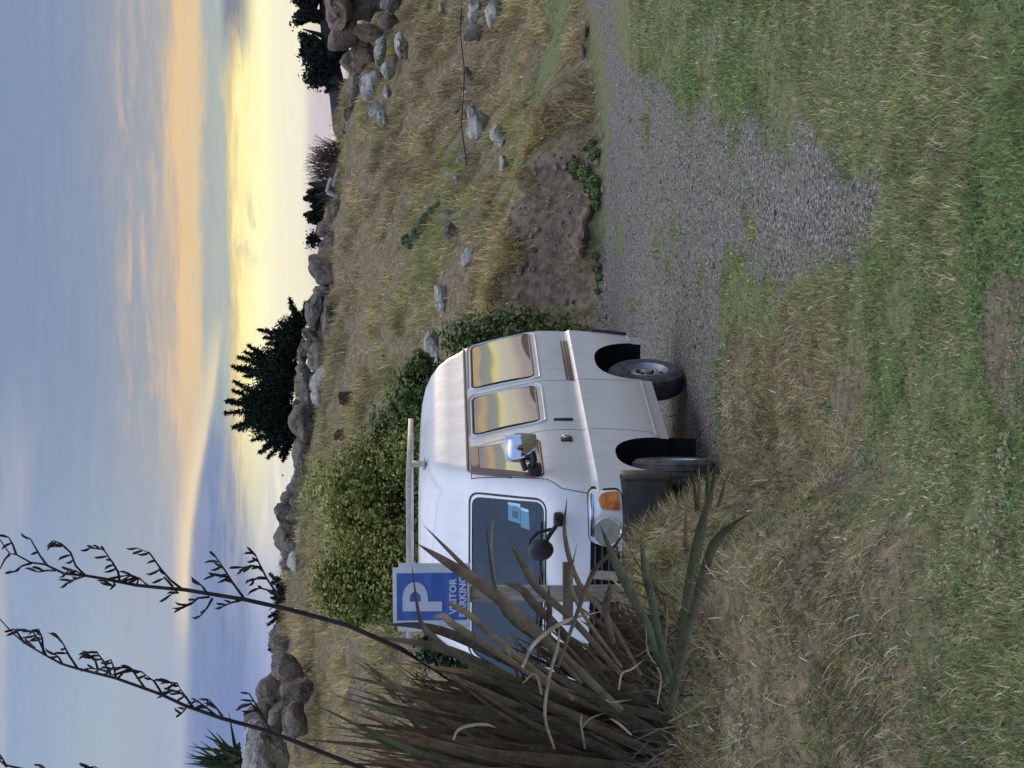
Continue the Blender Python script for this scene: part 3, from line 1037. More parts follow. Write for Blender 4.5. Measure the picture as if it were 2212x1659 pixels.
for s in (1, -1):
    sm = smap(s)
    # side windows
    for poly, rad in (([(-0.52, 1.285), (0.22, 1.285), (0.235, 1.745), (-0.20, 1.745)], 0.05),
                      ([(0.66, 1.265), (1.47, 1.262), (1.40, 1.735), (0.56, 1.738)], 0.05),
                      ([(1.74, 1.262), (2.90, 1.26), (2.75, 1.728), (1.67, 1.733)], 0.06)):
        rp = rounded(poly, rad, 5)
        zb_, zt_ = min(p[1] for p in rp), max(p[1] for p in rp)

        def gm(p, off, sm=sm, zb_=zb_, zt_=zt_):
            q = (p[1] - (zb_ + zt_) / 2) / ((zt_ - zb_) / 2)
            return sm(p, off + 0.0065 * (1 - q * q) + 0.0012 * math.sin(p[0] * 5.0 + 1.0) * (1 - q * q))
        gw = vpart('side_window', panel(rp, gm, 0.004, 12), M['glass'])
        vpart('rubber_seal', band(rp, sm, 0.022, 0.009, 0.006), M['gasket'], gw)
    # pressed surround of the two rear windows
    for poly in ([(0.60, 1.215), (1.54, 1.212), (1.47, 1.765), (0.50, 1.77)], [(1.67, 1.212), (2.93, 1.21), (2.80, 1.76), (1.60, 1.765)]):
        vpart('window_surround', band(rounded(poly, 0.08, 5), sm, 0.02, 0.010, 0.002), M['white'])
    # smoky rain visor on the front door
    vpart('rain_visor', panel([(-0.52, 1.345), (-0.47, 1.345), (-0.20, 1.70), (0.25, 1.715), (0.25, 1.775), (-0.235, 1.77)][::1], sm, 0.016, 1, 0.014)
          if False else [strip([(-0.535, 1.33), (-0.225, 1.745), (0.26, 1.75)], sm, 0.055, 0.018)], M['visor'])
    # gutter over the doors, down the screen pillar
    b = MB()
    gp_ = [(s * (side_w(r_, 1.80) + 0.008), r_, 1.80) for r_ in np.linspace(-0.18, 2.84, 40)]
    gp_ = [(s * (side_w(-0.42, 1.52) + 0.004), -0.45, 1.50), (s * (side_w(-0.32, 1.64) + 0.006), -0.33, 1.66), (s * (side_w(-0.24, 1.76) + 0.008), -0.235, 1.765)] + gp_
    b.tube(gp_, 0.009, 6)
    b.build('rain_gutter', M['rail'], van, True)
    # panel gaps
    vpart('door_gap', [strip([(-0.80, 0.80), (-0.79, 1.00), (-0.74, 1.16), (-0.60, 1.26), (-0.27, 1.775)], sm, 0.006),
                       strip([(0.26, 0.38), (0.36, 0.45), (0.41, 0.7), (0.43, 1.0), (0.40, 1.3), (0.33, 1.60), (0.27, 1.77)], sm, 0.006),
                       strip([(0.27, 1.775), (-0.27, 1.775)], sm, 0.005)], M['seam'])
    vpart('door_gap', [strip([(1.585, 0.45), (1.60, 0.7), (1.61, 0.94), (1.60, 1.2), (1.54, 1.5), (1.50, 1.77)], sm, 0.006)], M['seam'])
    # lower white moulding
    vpart('sill_moulding', strip([(0.27, 0.412), (1.56, 0.412)], sm, 0.016, 0.006), M['sill'])
    vpart('sill_moulding', strip([(2.66, 0.42), (2.86, 0.425)], sm, 0.016, 0.006), M['sill'])
    # door handles
    b = MB()
    b.box((s * 0.842, 0.21, 1.075), (0.018, 0.11, 0.085), bev=0.008)
    hd = b.build('door_handle', M['trim'], van, True)
    b = MB()
    b.box((s * 0.852, 0.235, 1.075), (0.012, 0.05, 0.055), bev=0.005)
    b.build('handle_flap', M['chrome'], hd, True)
    b = MB()
    b.box((s * 0.843, 0.64, 1.075), (0.024, 0.035, 0.15), bev=0.012)
    b.build('door_handle', M['trim'], van, True)
    # sliding-door track
    b = MB()
    for zz in (0.945, 0.968, 0.991):
        b.box((s * 0.836, 2.16, zz), (0.012, 1.06, 0.017), bev=0.003)
    b.build('door_track', M['rail'], van, True)
    # rear bumper corner
    b = MB()
    v_, f_ = panel(rounded([(2.86, 0.42), (2.97, 0.42), (3.03, 0.72), (2.955, 0.72)], 0.02, 3), sm, 0.03, 3, 0.03)
    b.add(v_, f_)
    b.build('bumper_corner', M['trim'], van, True)
    # mud flaps
    b = MB()
    b.box((s * 0.70, 0.285, 0.235), (0.24, 0.012, 0.24), Matrix.Rotation(R(-6), 3, 'X'))
    b.build('mud_flap', M['arch'], van)
# rear bumper
b = MB()
b.box((0, 3.02, 0.50), (1.60, 0.12, 0.22), bev=0.04)
b.build('rear_bumper', M['trim'], van, True)
# tailgate window, lamps (unseen side of the van)
vpart('tailgate_window', panel(rounded([(-0.66, 1.26), (0.66, 1.26), (0.58, 1.72), (-0.58, 1.72)], 0.06, 4),
                               lambda p, off: (p[0], sl(p[1])[1] + off, p[1]), 0.004), M['glass'])
# underbody
b = MB()
b.box((0, 1.1, 0.36), (1.10, 3.3, 0.14), bev=0.03)
b.tube([(-0.62, 2.18, 0.30), (0.62, 2.18, 0.30)], 0.06, 8)
b.tube([(-0.62, -0.12, 0.30), (0.62, -0.12, 0.30)], 0.05, 8)
b.build('underbody', M['arch'], van, True)

# wheels
TR = 0.313


def wheel(x, y, steer, s):
    wl = empty('wheel', (x, y, TR))
    wl.rotation_euler = (0, 0, steer + (0 if s > 0 else math.pi))
    wl.parent = van
    b_ = MB()
    hw = 0.097
    b_.lathe([(-hw, 0.185), (-hw * 1.05, 0.22), (-hw * 0.98, 0.275), (-hw * 0.72, TR - 0.006), (-hw * .70, TR - 0.010), (-0.030, TR), (-0.026, TR - 0.009), (-0.018, TR - 0.009), (-0.014, TR),
              (0.014, TR), (0.018, TR - 0.009), (0.026, TR - 0.009), (0.03, TR), (hw * .70, TR - 0.010), (hw * 0.72, TR - 0.006),
              (hw * 0.98, 0.275), (hw * 1.05, 0.22), (hw, 0.185), (hw * 0.6, 0.178), (-hw * 0.6, 0.178), (-hw, 0.185)], 40)
    b_.build('tyre', M['tyre'], wl, True, 35)
    b_ = MB()
    b_.lathe([(0.092, 0.192), (0.096, 0.186), (0.078, 0.176), (0.05, 0.166), (0.042, 0.15), (0.05, 0.125), (0.072, 0.108), (0.074, 0.09), (0.06, 0.075), (0.055, 0.045),
              (0.085, 0.04), (0.088, 0.03), (0.088, 0.001)], 36)
    b_.lathe([(-0.08, 0.19), (-0.02, 0.165), (0.042, 0.15)], 36)
    rim = b_.build('rim', M['steel'], wl, True, 30)
    b_ = MB()
    for k in range(8):
        an = 2 * math.pi * (k + .5) / 8
        b_.tube([(0.040, 0.143 * math.cos(an), 0.143 * math.sin(an)), (0.050, 0.143 * math.cos(an), 0.143 * math.sin(an))], 0.017, 10)
    for k in range(5):
        an = 2 * math.pi * k / 5
        b_.tube([(0.05, 0.062 * math.cos(an), 0.062 * math.sin(an)), (0.078, 0.062 * math.cos(an), 0.062 * math.sin(an))], 0.011, 6)
    b_.build('wheel_nut', M['arch'], rim)
    return wl


wheel(0.700, -0.12, R(17), 1)
wheel(-0.700, -0.12, R(17), -1)
wheel(0.655, 2.19, 0, 1)
wheel(-0.655, 2.19, 0, -1)

# front: headlights, grille, bumper
for s in (1, -1):
    def fm(p, off, s=s):
        q = fmap_front(p, off)
        return (s * q[0], q[1], q[2])
    outer = rounded([(0.42, 0.735), (0.822, 0.755), (0.815, 0.985), (0.50, 0.975)], 0.045, 5)
    hl = vpart('headlight', panel(outer, fm, 0.012, 12, 0.03), M['lamp'])
    vpart('lamp_rim', band(outer, fm, 0.008, 0.005, 0.004), M['gasket'], hl)
    vpart('indicator', panel(rounded([(0.715, 0.765), (0.815, 0.77), (0.811, 0.885), (0.78, 0.918), (0.725, 0.895)], 0.02, 4), fm, 0.024, 10, 0.02), M['amber'], hl)
    ring = [(0.570 + 0.092 * math.cos(a), 0.85 + 0.088 * math.sin(a)) for a in np.linspace(0, 2 * math.pi, 29)[:-1]]
    vpart('lamp_bowl', panel(ring, fm, 0.020, 8, 0.012), M['lamp_bowl'], hl)
    vpart('lamp_ring', band(ring, fm, 0.012, 0.026, 0.020), M['chrome'], hl)
    rb_ = [(0.570 + 0.024 * math.cos(a), 0.85 + 0.024 * math.sin(a)) for a in np.linspace(0, 2 * math.pi, 17)[:-1]]
    vpart('bulb_cap', panel(rb_, fm, 0.028, 3, 0.008), M['steel'], hl)
    vpart('side_light', panel(rounded([(0.53, 0.945), (0.80, 0.95), (0.80, 0.972), (0.54, 0.968)], 0.008, 3), fm, 0.022, 5, 0.014), M['chrome'], hl)
vpart('grille', panel(rounded([(-0.49, 0.76), (0.49, 0.76), (0.52, 0.965), (-0.52, 0.965)], 0.03, 3), fmap_front, 0.006, 4, 0.03), M['arch'])
b = MB()
for k in range(4):
    zz = 0.785 + k * 0.048
    pts = [fmap_front((x, zz), 0.012) for x in np.linspace(-0.47, 0.47, 15)]
    b.tube(pts, 0.009, 6)
b.build('grille_slat', M['trim'], van, True)


def bump_map(p, off):
    rf = -0.985 + 0.02 * (abs(p[1] - 0.55) / 0.2) ** 2
    W, cf = 0.862, 0.24
    a = abs(p[0])
    if a <= W - cf:
        r_ = rf + BOW * (a / (W - cf)) ** 2
    else:
        k = min((a - (W - cf)) / cf, 0.9999)
        r_ = rf + BOW + cf * 1.25 * (1 - math.sqrt(1 - k * k))
    return (p[0], r_ - off, p[1])


def bumper():
    xs = list(np.linspace(-1, 1, 61))
    xs = [0.862 * math.copysign(1 - (1 - abs(x)) ** 1.6, x) for x in xs]
    prof = [(0.735, -0.06), (0.75, 0.0), (0.742, 0.016), (0.70, 0.02), (0.60, 0.018), (0.50, 0.012), (0.44, 0.0), (0.405, -0.035), (0.39, -0.10)]
    vs, fs = [], []
    for x in xs:
        for z, off in prof:
            q = bump_map((x, z), off)
            vs.append(q)
    k = len(prof)
    for i in range(len(xs) - 1):
        for j in range(k - 1):
            fs.append((i * k + j, i * k + j + 1, (i + 1) * k + j + 1, (i + 1) * k + j))
    b_ = MB()
    b_.add(vs, fs)
    for s in (1, -1):       # returns along the flanks
        b_.box((s * 0.852, -0.605, 0.57), (0.03, 0.19, 0.33), bev=0.01)
    o = b_.build('front_bumper', M['trim'], van, True, 35)
    for s in (1, -1):
        ring = rounded([(s * 0.40, 0.44), (s * 0.70, 0.44), (s * 0.70, 0.575), (s * 0.40, 0.575)], 0.02, 3)
        vpart('fog_lamp_recess', panel(ring, bump_map, 0.022, 3, 0.02), M['arch'], o)
        ring = [(s * 0.55 + 0.055 * math.cos(a), 0.508 + 0.055 * math.sin(a)) for a in np.linspace(0, 2 * math.pi, 21)[:-1]]
        vpart('fog_lamp', panel(ring, bump_map, 0.028, 3, 0.01), M['gasket'], o)
    return o


bumper()
# door mirrors (chrome shell on a black arm)
for s in (1, -1):
    b = MB()
    bm = bmesh.new()
    bmesh.ops.create_cube(bm, size=1.0)
    bmesh.ops.subdivide_edges(bm, edges=bm.edges[:], cuts=6, use_grid_fill=True)
    for vv in bm.verts:
        x, y, z = vv.co * 2
        k = 1.0 - 0.28 * (max(abs(x), abs(z)) ** 6) * (0.6 if y < 0 else 0.0)
        bul = -0.055 * (1 - 0.55 * x * x) * (1 - 0.5 * z * z) if y < 0 else 0.03
        vv.co = Vector((0.105 * x * (1 - .08 * z * z) * k, bul * abs(y), 0.115 * z * (1 - .10 * x * x) * k))
    bm.verts.ensure_lookup_table()
    vs_ = [(s * (0.985 + vv.co.x), -0.40 + vv.co.y, 1.43 + vv.co.z) for vv in bm.verts]
    fs_ = [[vv.index for vv in ff.verts] for ff in bm.faces]
    bm.free()
    b.add(vs_, fs_)
    mr = b.build('door_mirror', M['chrome'], van, True, 50)
    b = MB()
    b.box((s * 0.86, -0.47, 1.335), (0.05, 0.16, 0.10), bev=0.02)
    b.tube([(s * 0.85, -0.47, 1.35), (s * 0.92, -0.45, 1.34), (s * 0.97, -0.42, 1.355)], 0.024, 8)
    b.tube([(s * 0.85, -0.47, 1.40), (s * 0.90, -0.43, 1.42)], 0.02, 8)
    b.build('mirror_arm', M['trim'], mr, True)
# round parking mirror on the near front corner
b = MB()
b.lathe([(-0.035, 0.001), (-0.035, 0.05), (-0.02, 0.078), (0.0, 0.088), (0.018, 0.086), (0.02, 0.078), (0.012, 0.001)], 24)
rotm = Matrix.Rotation(R(70), 3, 'Z')
b.v = [tuple(rotm @ Vector((p[0], p[1] * 1.0, p[2] * 1.0)) + Vector((0.50, -1.10, 1.315))) for p in b.v]
pm = b.build('parking_mirror', M['trim'], van, True)
b = MB()
b.tube([(0.52, -1.08, 1.30), (0.58, -1.04, 1.26), (0.62, -0.98, 1.215), (0.63, -0.90, 1.19)], 0.016, 8)
b.box((0.635, -0.865, 1.185), (0.10, 0.06, 0.07), bev=0.02)
b.tube([(0.50, -1.07, 1.40), (0.56, -1.05, 1.385), (0.60, -1.02, 1.33), (0.60, -0.96, 1.24)], 0.012, 8)
b.build('mirror_bracket', M['trim'], pm, True)
# roof rack
rk = empty('roof_rack', (0, 0, 0))
rk.parent = van
for s in (1, -1):
    b = MB()
    b.box((s * 0.60, 0.62, 2.225), (0.035, 1.42, 0.04), bev=0.006)
    b.build('rack_rail', M['rack'], rk, True)
for yy in (-0.08, 1.32):
    b = MB()
    b.box((0, yy, 2.225), (1.16, 0.035, 0.036), bev=0.006)
    b.build('cross_bar', M['rack'], rk, True)
for s in (1, -1):
    for yy in (0.34,):
        b = MB()
        b.box((s * 0.60, yy, 2.165), (0.03, 0.07, 0.10), bev=0.008)
        b.box((s * 0.60, yy, 2.118), (0.06, 0.12, 0.02), bev=0.006)
        b.build('rack_foot', M['rack'], rk, True)


# ------------------------------------------------------------------ parking sign on its post
SG = at(378, 1150, 13.0)


def sign():
    sx = SG.x
    zf = float(zt(sx, 13.0)) - 0.12
    root = empty('parking_sign', (sx, 13.0, zf), R(3))
    tag(root, 'blue P visitor parking sign on a square timber post behind the flax', 'sign')

    def zz(v):
        return at(378, v, 13.0).z - zf

    def xx(yp):
        return at(1659 - yp, 1150, 13.0).x - sx
    b_ = MB()
    ztop = zz(1000)
    b_.box((xx(1283), 0.06, ztop / 2), (0.098, 0.098, ztop), bev=0.004)
    b_.build('post', M['timber'], root)
    b_ = MB()
    b_.box(((xx(1214) + xx(1350)) / 2, -0.02, zz(1226)), (abs(xx(1350) - xx(1214)), 0.045, zz(1216) - zz(1238)), bev=0.003)
    b_.build('cross_rail', M['timber_brown'], root)
    b_ = MB()
    h = zz(1272) - zz(1430)
    b_.box((xx(1247), -0.01, (zz(1272) + zz(1430)) / 2), (0.052, 0.05, h), Matrix.Rotation(R(4.5), 3, 'Y'), 0.003)
    b_.build('batten', M['timber'], root)
    b_ = MB()
    b_.box((xx(1246), -0.015, zz(1440)), (0.05, 0.06, 0.055), bev=0.003)
    b_.box((xx(1276), -0.02, zz(1440)), (0.085, 0.05, 0.16), bev=0.003)
    b_.build('base_block', M['timber_brown'], root)
    # boards
    b_ = MB()
    x0, x1 = xx(1216), xx(1362)
    b_.box(((x0 + x1) / 2, -0.005, (zz(861) + zz(1016)) / 2), (abs(x1 - x0), 0.018, zz(861) - zz(1016)), bev=0.002)
    b_.build('backing_board', M['board'], root)
    b_ = MB()
    x0, x1 = xx(1224), xx(1349)
    b_.box(((x0 + x1) / 2, -0.021, (zz(849) + zz(1014)) / 2), (abs(x1 - x0), 0.006, zz(849) - zz(1014)), Matrix.Rotation(R(-0.6), 3, 'Y'), 0.0015)
    b_.build('front_board', M['board'], root)
    b_ = MB()
    x0, x1 = xx(1237), xx(1338)
    zt_, zb_ = zz(857), zz(1008)
    pn = None
    b_.box(((x0 + x1) / 2, -0.0265, (zt_ + zb_) / 2), (abs(x1 - x0), 0.003, zt_ - zb_), Matrix.Rotation(R(-0.6), 3, 'Y'))
    pn = b_.build('blue_panel', M['blue'], root)
    # letter P, cut from its outline
    xl, xr = xx(1319), xx(1256)
    zt2, zb2 = zz(870), zz(955)
    Hh = zt2 - zb2
    Wd = xr - xl
    sw = Wd * 0.33
    bowl_b = zb2 + Hh * 0.36
    outer = [(xl, zb2), (xl, zt2), (xl + Wd * .45, zt2)]
    inner = [(xl + sw, bowl_b + Hh * .18), (xl + sw, zt2 - Hh * .18), (xl + Wd * .45, zt2 - Hh * .18)]
    rc = (zt2 - bowl_b) / 2
    zc = (zt2 + bowl_b) / 2
    for a in np.linspace(90, -90, 13)[1:-1]:
        outer.append((xl + Wd * .45 + Wd * .55 * math.cos(R(a)), zc + rc * math.sin(R(a))))
        inner.append((xl + Wd * .45 + (Wd * .55 - sw) * math.cos(R(a)), zc + (rc - Hh * .18) * math.sin(R(a))))
    outer += [(xl + Wd * .45, bowl_b), (xl + sw, bowl_b), (xl + sw, zb2)]
    inner += [(xl + Wd * .45, bowl_b + Hh * .18)]
    me = bpy.data.meshes.new('letter')
    bm_ = bmesh.new()
    yv = -0.0305
    vo = [bm_.verts.new((x, yv, z)) for x, z in outer]
    vi = [bm_.verts.new((x, yv, z)) for x, z in inner]
    es = [bm_.edges.new((vo[i], vo[(i + 1) % len(vo)])) for i in range(len(vo))]
    es += [bm_.edges.new((vi[i], vi[(i + 1) % len(vi)])) for i in range(len(vi))]
    bmesh.ops.triangle_fill(bm_, use_beauty=True, use_dissolve=False, edges=es)
    rr = bmesh.ops.extrude_face_region(bm_, geom=bm_.faces[:])
    for e_ in rr['geom']:
        if isinstance(e_, bmesh.types.BMVert):
            e_.co.y += 0.0022
    bmesh.ops.recalc_face_normals(bm_, faces=bm_.faces)
    bm_.to_mesh(me)
    bm_.free()
    link('letter', me, M['letter'], pn)
    # wording
    for word, vv, hh in (('VISITOR', 978, 14.5), ('PARKING', 999, 14.5)):
        cu = bpy.data.curves.new('wording', 'FONT')
        cu.body = word
        cu.align_x = 'CENTER'
        cu.size = (zz(vv - hh / 2) - zz(vv + hh / 2)) / 0.70
        cu.extrude = 0.001
        cu.offset = 0.0022
        cu.resolution_u = 3
        cu.space_character = 1.02
        to = bpy.data.objects.new('wording', cu)
        col.objects.link(to)
        dg = bpy.context.evaluated_depsgraph_get()
        dg.update()
        tm = bpy.data.meshes.new_from_object(to.evaluated_get(dg))
        bpy.data.objects.remove(to, do_unlink=True)
        tm.transform(Matrix.Translation(((x0 + x1) / 2, -0.0300, zz(vv + hh / 2))) @ Matrix.Rotation(R(90), 4, 'X'))
        tm.materials.clear()
        link('wording', tm, M['letter'], pn)
    return root


sign()


# ------------------------------------------------------------------ rocks
def ico_pts(sub):
    bm = bmesh.new()
    bmesh.ops.create_icosphere(bm, subdivisions=sub, radius=1.0)
    bm.verts.ensure_lookup_table()
    vs = [v_.co.copy() for v_ in bm.verts]
    fs = [tuple(v_.index for v_ in f.verts) for f in bm.faces]
    bm.free()
    return vs, fs


ICO3, ICO4 = ico_pts(3), ico_pts(4)


def rock(center, size, mat, label, seed, tilt=0.0, rough=0.22, boxy=0.0, groove=0.0, group=None, parent=None, name='boulder', yaw=0.0):
    """center: middle of the rock; size: half extents"""
    vs, fs = ICO4 if max(size) > 0.55 else ICO3
    out_ = []
    sv = Vector((seed * 3.17, seed * 1.31, seed * 7.7))
    rot = Matrix.Rotation(tilt, 3, 'Y') @ Matrix.Rotation(yaw, 3, 'Z')
    for p in vs:
        q = p.copy()
        if boxy:
            mxx = max(abs(q.x), abs(q.y), abs(q.z))
            q = q.lerp(q / mxx * 0.86, boxy)
        d = 1 + rough * (mnoise.fractal(p * 1.2 + sv, 1.0, 2.0, 4) + 0.35 * mnoise.noise(p * 5 + sv))
        # flat facets
        for k in range(8):
            nrm = Vector((math.sin(seed * 9.1 + k * 2.3), math.cos(seed * 5.3 + k * 1.7), math.sin(seed * 2.2 + k * 3.9))).normalized()
            t = q.dot(nrm)
            if t > 0.72:
                q -= nrm * (t - 0.72) * 0.85
        q = q * d
        if groove:
            q *= 1 - groove * max(0, math.sin(q.x * 7.5 + 1.5 * mnoise.noise(p * 2 + sv) + seed)) ** 6
        q = Vector((q.x * size[0], q.y * size[1], q.z * size[2]))
        out_.append(rot @ q)
    me = bpy.data.meshes.new(name)
    me.from_pydata([tuple(p) for p in out_], [], fs)
    me.polygons.foreach_set('use_smooth', np.ones(len(me.polygons), dtype=bool))
    me.set_sharp_from_angle(angle=R(38))
    o = link(name, me, mat, parent)
    o.location = center
    if label:
        tag(o, label, 'rock', group)
    return o


def p3(zx, zy):   # zoom crop at (900,0)
    return 1659 - .3472 * zy, 493.7 + .3472 * zx


def p4(zx, zy):   # zoom crop at (900,1000)
    return 1110.4 - .3472 * zy, 493.7 + .3472 * zx


def p5(zx, zy):   # zoom crop at (900,1974)
    return 576.0 - .3472 * zy, 493.7 + .3472 * zx


def rock_box(pf, x0, x1, y0, y1, mat, label, seed, Y=49.5, depth=0.8, grow=1.2, group=None, **kw):
    """rock filling that box of a zoomed crop (x = down, y = towards the left)"""
    ua, va = pf(x0, y1)
    ub, vb = pf(x1, y0)
    a, b_ = at(ua, va, Y), at(ub, vb, Y)
    sx, sz = abs(b_.x - a.x) / 2 * grow, abs(a.z - b_.z) / 2 * grow
    c = Vector(((a.x + b_.x) / 2, Y, (a.z + b_.z) / 2))
    return rock(c, (sx, max(sx, sz) * depth, sz), mat, label, seed, group=group, **kw)


GR = 'boulders along the ridge'
ridge_rocks = [
    # crop, x0,x1,y0,y1, mat, label, kwargs
    (p3, 600, 780, -120, 160, 'rock_brown', 'huge rounded brown outcrop at the right end of the ridge', dict(rough=.25, groove=.12, Y=47, depth=1.0)),
    (p3, 640, 790, 120, 330, 'rock_brown', 'sloping brown slab leaning down from the huge outcrop', dict(rough=.18, tilt=R(32), Y=47.2)),
    (p3, 760, 960, -150, 120, 'rock', 'dark lower mass under the huge rounded outcrop', dict(rough=.25, Y=47.4, boxy=.3)),
    (p3, 785, 960, 150, 255, 'rock_brown', 'square striped block under the sloping brown slab', dict(boxy=.75, groove=.22, Y=46.6, rough=.1)),
    (p3, 770, 920, 250, 400, 'rock_brown', 'broad brown boulder beside the striped block', dict(boxy=.3, Y=47.4)),
    (p3, 930, 1050, 80, 170, 'rock_brown', 'low tan boulder in the grass under the striped block', dict(Y=45.5)),
    (p3, 950, 1080, -60, 80, 'rock', 'grey split boulder at the right edge under the outcrop', dict(Y=45, groove=.2)),
    (p3, 910, 980, 235, 410, 'rock_pale', 'pale blue-grey lichened slab below the striped block', dict(Y=45.6, boxy=.3)),
    (p3, 770, 860, 365, 450, 'rock_brown', 'narrow tan ribbed stone on the ridge under the leaning tree', dict(boxy=.4, groove=.2, Y=48)),
    (p3, 735, 900, 330, 470, 'rock_brown', 'tall brown boulder filling the gap under the level trunk', dict(Y=49.3, boxy=.3, grow=1.5)),
    (p3, 740, 850, 450, 650, 'rock', 'long dark grey boulder under the trunk of the leaning tree', dict(Y=48.5)),
    (p3, 825, 965, 445, 650, 'rock_pale', 'big lichened boulder sloping below the leaning tree', dict(Y=46.8, tilt=R(-15))),
    (p3, 950, 1030, 380, 490, 'rock_pale', 'pale angular stone half sunk below the lichened boulder', dict(Y=45)),
    (p3, 1035, 1115, 215, 365, 'rock_pale', 'pale weathered rock lying in the grass below the lichened slab', dict(Y=43, boxy=.2)),
    (p3, 965, 1010, 530, 610, 'rock_pale', 'small round pale stone in the grass under the ridge', dict(Y=44.5)),
    (p3, 710, 820, 655, 750, 'rock_brown', 'upright brown ribbed rock below the leaning trunk', dict(boxy=.6, groove=.2, Y=48.5)),
    (p3, 705, 820, 745, 840, 'rock', 'grey upright rock left of the ribbed one', dict(boxy=.4, Y=48.8)),
    (p3, 875, 945, 635, 725, 'rock_pale', 'rounded pale stone in the grass below the ribbed rock', dict(Y=45.5)),
    (p3, 925, 985, 690, 785, 'rock_pale', 'second rounded pale stone below the ribbed rock, lower down', dict(Y=44.5)),
    (p3, 735, 835, 1165, 1290, 'rock_pale', 'pale angular boulder at the foot of the bare brown scrub', dict(Y=48, tilt=R(20), boxy=.3)),
    (p3, 600, 760, 1245, 1400, 'rock_brown', 'tilted brown boulder with deep dark cracks', dict(Y=48.8, tilt=R(28), groove=.25, boxy=.35)),
    (p3, 555, 710, 1360, 1480, 'rock', 'tall grey boulder beside the cracked brown one', dict(Y=49.2, boxy=.2)),
    (p3, 605, 715, 1435, 1530, 'rock', 'small round grey boulder in front of the tall grey one', dict(Y=48.6)),
    (p3, 560, 700, 1500, 1680, 'rock', 'low grooved grey slab left of the small round boulder', dict(Y=49, groove=.2, boxy=.3)),
    (p4, 498, 690, 0, 185, 'rock', 'square grey block with grooves standing on the ridge', dict(Y=49, boxy=.75, groove=.16, rough=.1)),
    (p4, 525, 640, 195, 270, 'rock', 'narrow grey boulder left of the square grooved block', dict(Y=49)),
    (p4, 485, 600, 250, 462, 'rock', 'big oval grey boulder right of the ridge conifer', dict(Y=49.2)),
    (p4, 590, 650, 270, 400, 'rock', 'small stones-and-dirt coloured rock under the big oval boulder', dict(Y=48.4)),
    (p4, 468, 540, 455, 530, 'rock', 'small round boulder wedged beside the big oval one', dict(Y=49.2)),
    (p4, 590, 665, 380, 560, 'rock', 'low grey rock in the grass under the round boulder', dict(Y=48.2)),
    (p4, 432, 500, 535, 655, 'rock', 'flat grey boulder perched under the conifer tips', dict(Y=49.4)),
    (p4, 470, 560, 520, 600, 'rock', 'grey boulder tucked below the perched flat one', dict(Y=49)),
    (p4, 495, 620, 560, 730, 'rock', 'large leaning grey boulder in the middle of the ridge row', dict(Y=48.6, tilt=R(18))),
    (p4, 430, 480, 620, 690, 'rock', 'small dark stone on top of the ridge row under the conifer', dict(Y=49.4)),
    (p4, 422, 505, 680, 760, 'rock', 'round grey boulder near the centre under the conifer', dict(Y=49.2)),
    (p4, 418, 545, 738, 912, 'rock', 'big round grey boulder under the middle of the conifer', dict(Y=49)),
    (p4, 520, 660, 700, 860, 'rock_pale', 'pale flat rock sunk in the grass under the big round boulder', dict(Y=48, boxy=.2)),
    (p4, 405, 465, 905, 970, 'rock', 'small stone between the two biggest boulders under the conifer', dict(Y=49.3)),
    (p4, 395, 545, 925, 1175, 'rock', 'largest rounded grey boulder under the left half of the conifer', dict(Y=48.8)),
    (p4, 520, 600, 830, 960, 'rock_pale', 'pale sloping stone below the largest grey boulder', dict(Y=48)),
    (p4, 400, 520, 1172, 1345, 'rock', 'lichen-streaked boulder just left of the conifer', dict(Y=49)),
    (p4, 392, 490, 1340, 1485, 'rock', 'squat boulder left of the lichen-streaked one', dict(Y=49.2, boxy=.3)),
    (p4, 325, 425, 1468, 1570, 'rock', 'pointed dark boulder standing above the green shrubs', dict(Y=49.4)),
    (p4, 385, 470, 1500, 1600, 'rock', 'small boulder under the pointed one above the green shrubs', dict(Y=49)),
    (p5, 295, 430, 10, 145, 'rock', 'sharp peaked boulder above the left green shrub', dict(Y=49.4, boxy=.3)),
    (p5, 330, 440, 135, 210, 'rock', 'square dark boulder left of the peaked one', dict(Y=49.2, boxy=.5)),
    (p5, 355, 450, 205, 330, 'rock', 'low dark boulder running into the grass above the shrubs', dict(Y=49)),
    (p5, 370, 470, 320, 440, 'rock_pale', 'pale low rock right of the small dark conifer', dict(Y=48)),
    (p5, 290, 440, 980, 1130, 'rock', 'grey outcrop stepping up left of the small dark conifer', dict(grow=1.45, rough=.34, Y=45, boxy=.2)),
    (p5, 200, 330, 1120, 1290, 'rock', 'lichened outcrop on the skyline between the flower stalks', dict(grow=1.45, Y=44, boxy=.2)),
    (p5, 360, 490, 1120, 1260, 'rock', 'rounded grey boulder in the left rock pile', dict(grow=1.45, rough=.34, Y=43)),
    (p5, 270, 390, 1250, 1420, 'rock', 'dark leaning boulder in the left rock pile', dict(grow=1.45, Y=43.2, tilt=R(20))),
    (p5, 355, 470, 1270, 1460, 'rock', 'lichen-flecked boulder at the bottom of the left rock pile', dict(grow=1.45, rough=.34, Y=42)),
    (p5, 130, 300, 1290, 1480, 'rock', 'steep grey rock at the top of the left rock pile', dict(grow=1.45, Y=43.8, boxy=.2)),
    (p5, 100, 330, 1440, 1800, 'rock_pale', 'broad pale cliff of rock at the left edge of the photo', dict(grow=1.45, Y=42.5, depth=.6)),
]
for i, (pf, x0, x1, y0, y1, mt, lab, kw) in enumerate(ridge_rocks):
    rock_box(pf, x0, x1, y0, y1, M[mt], lab, i + 1, group=GR, **kw)

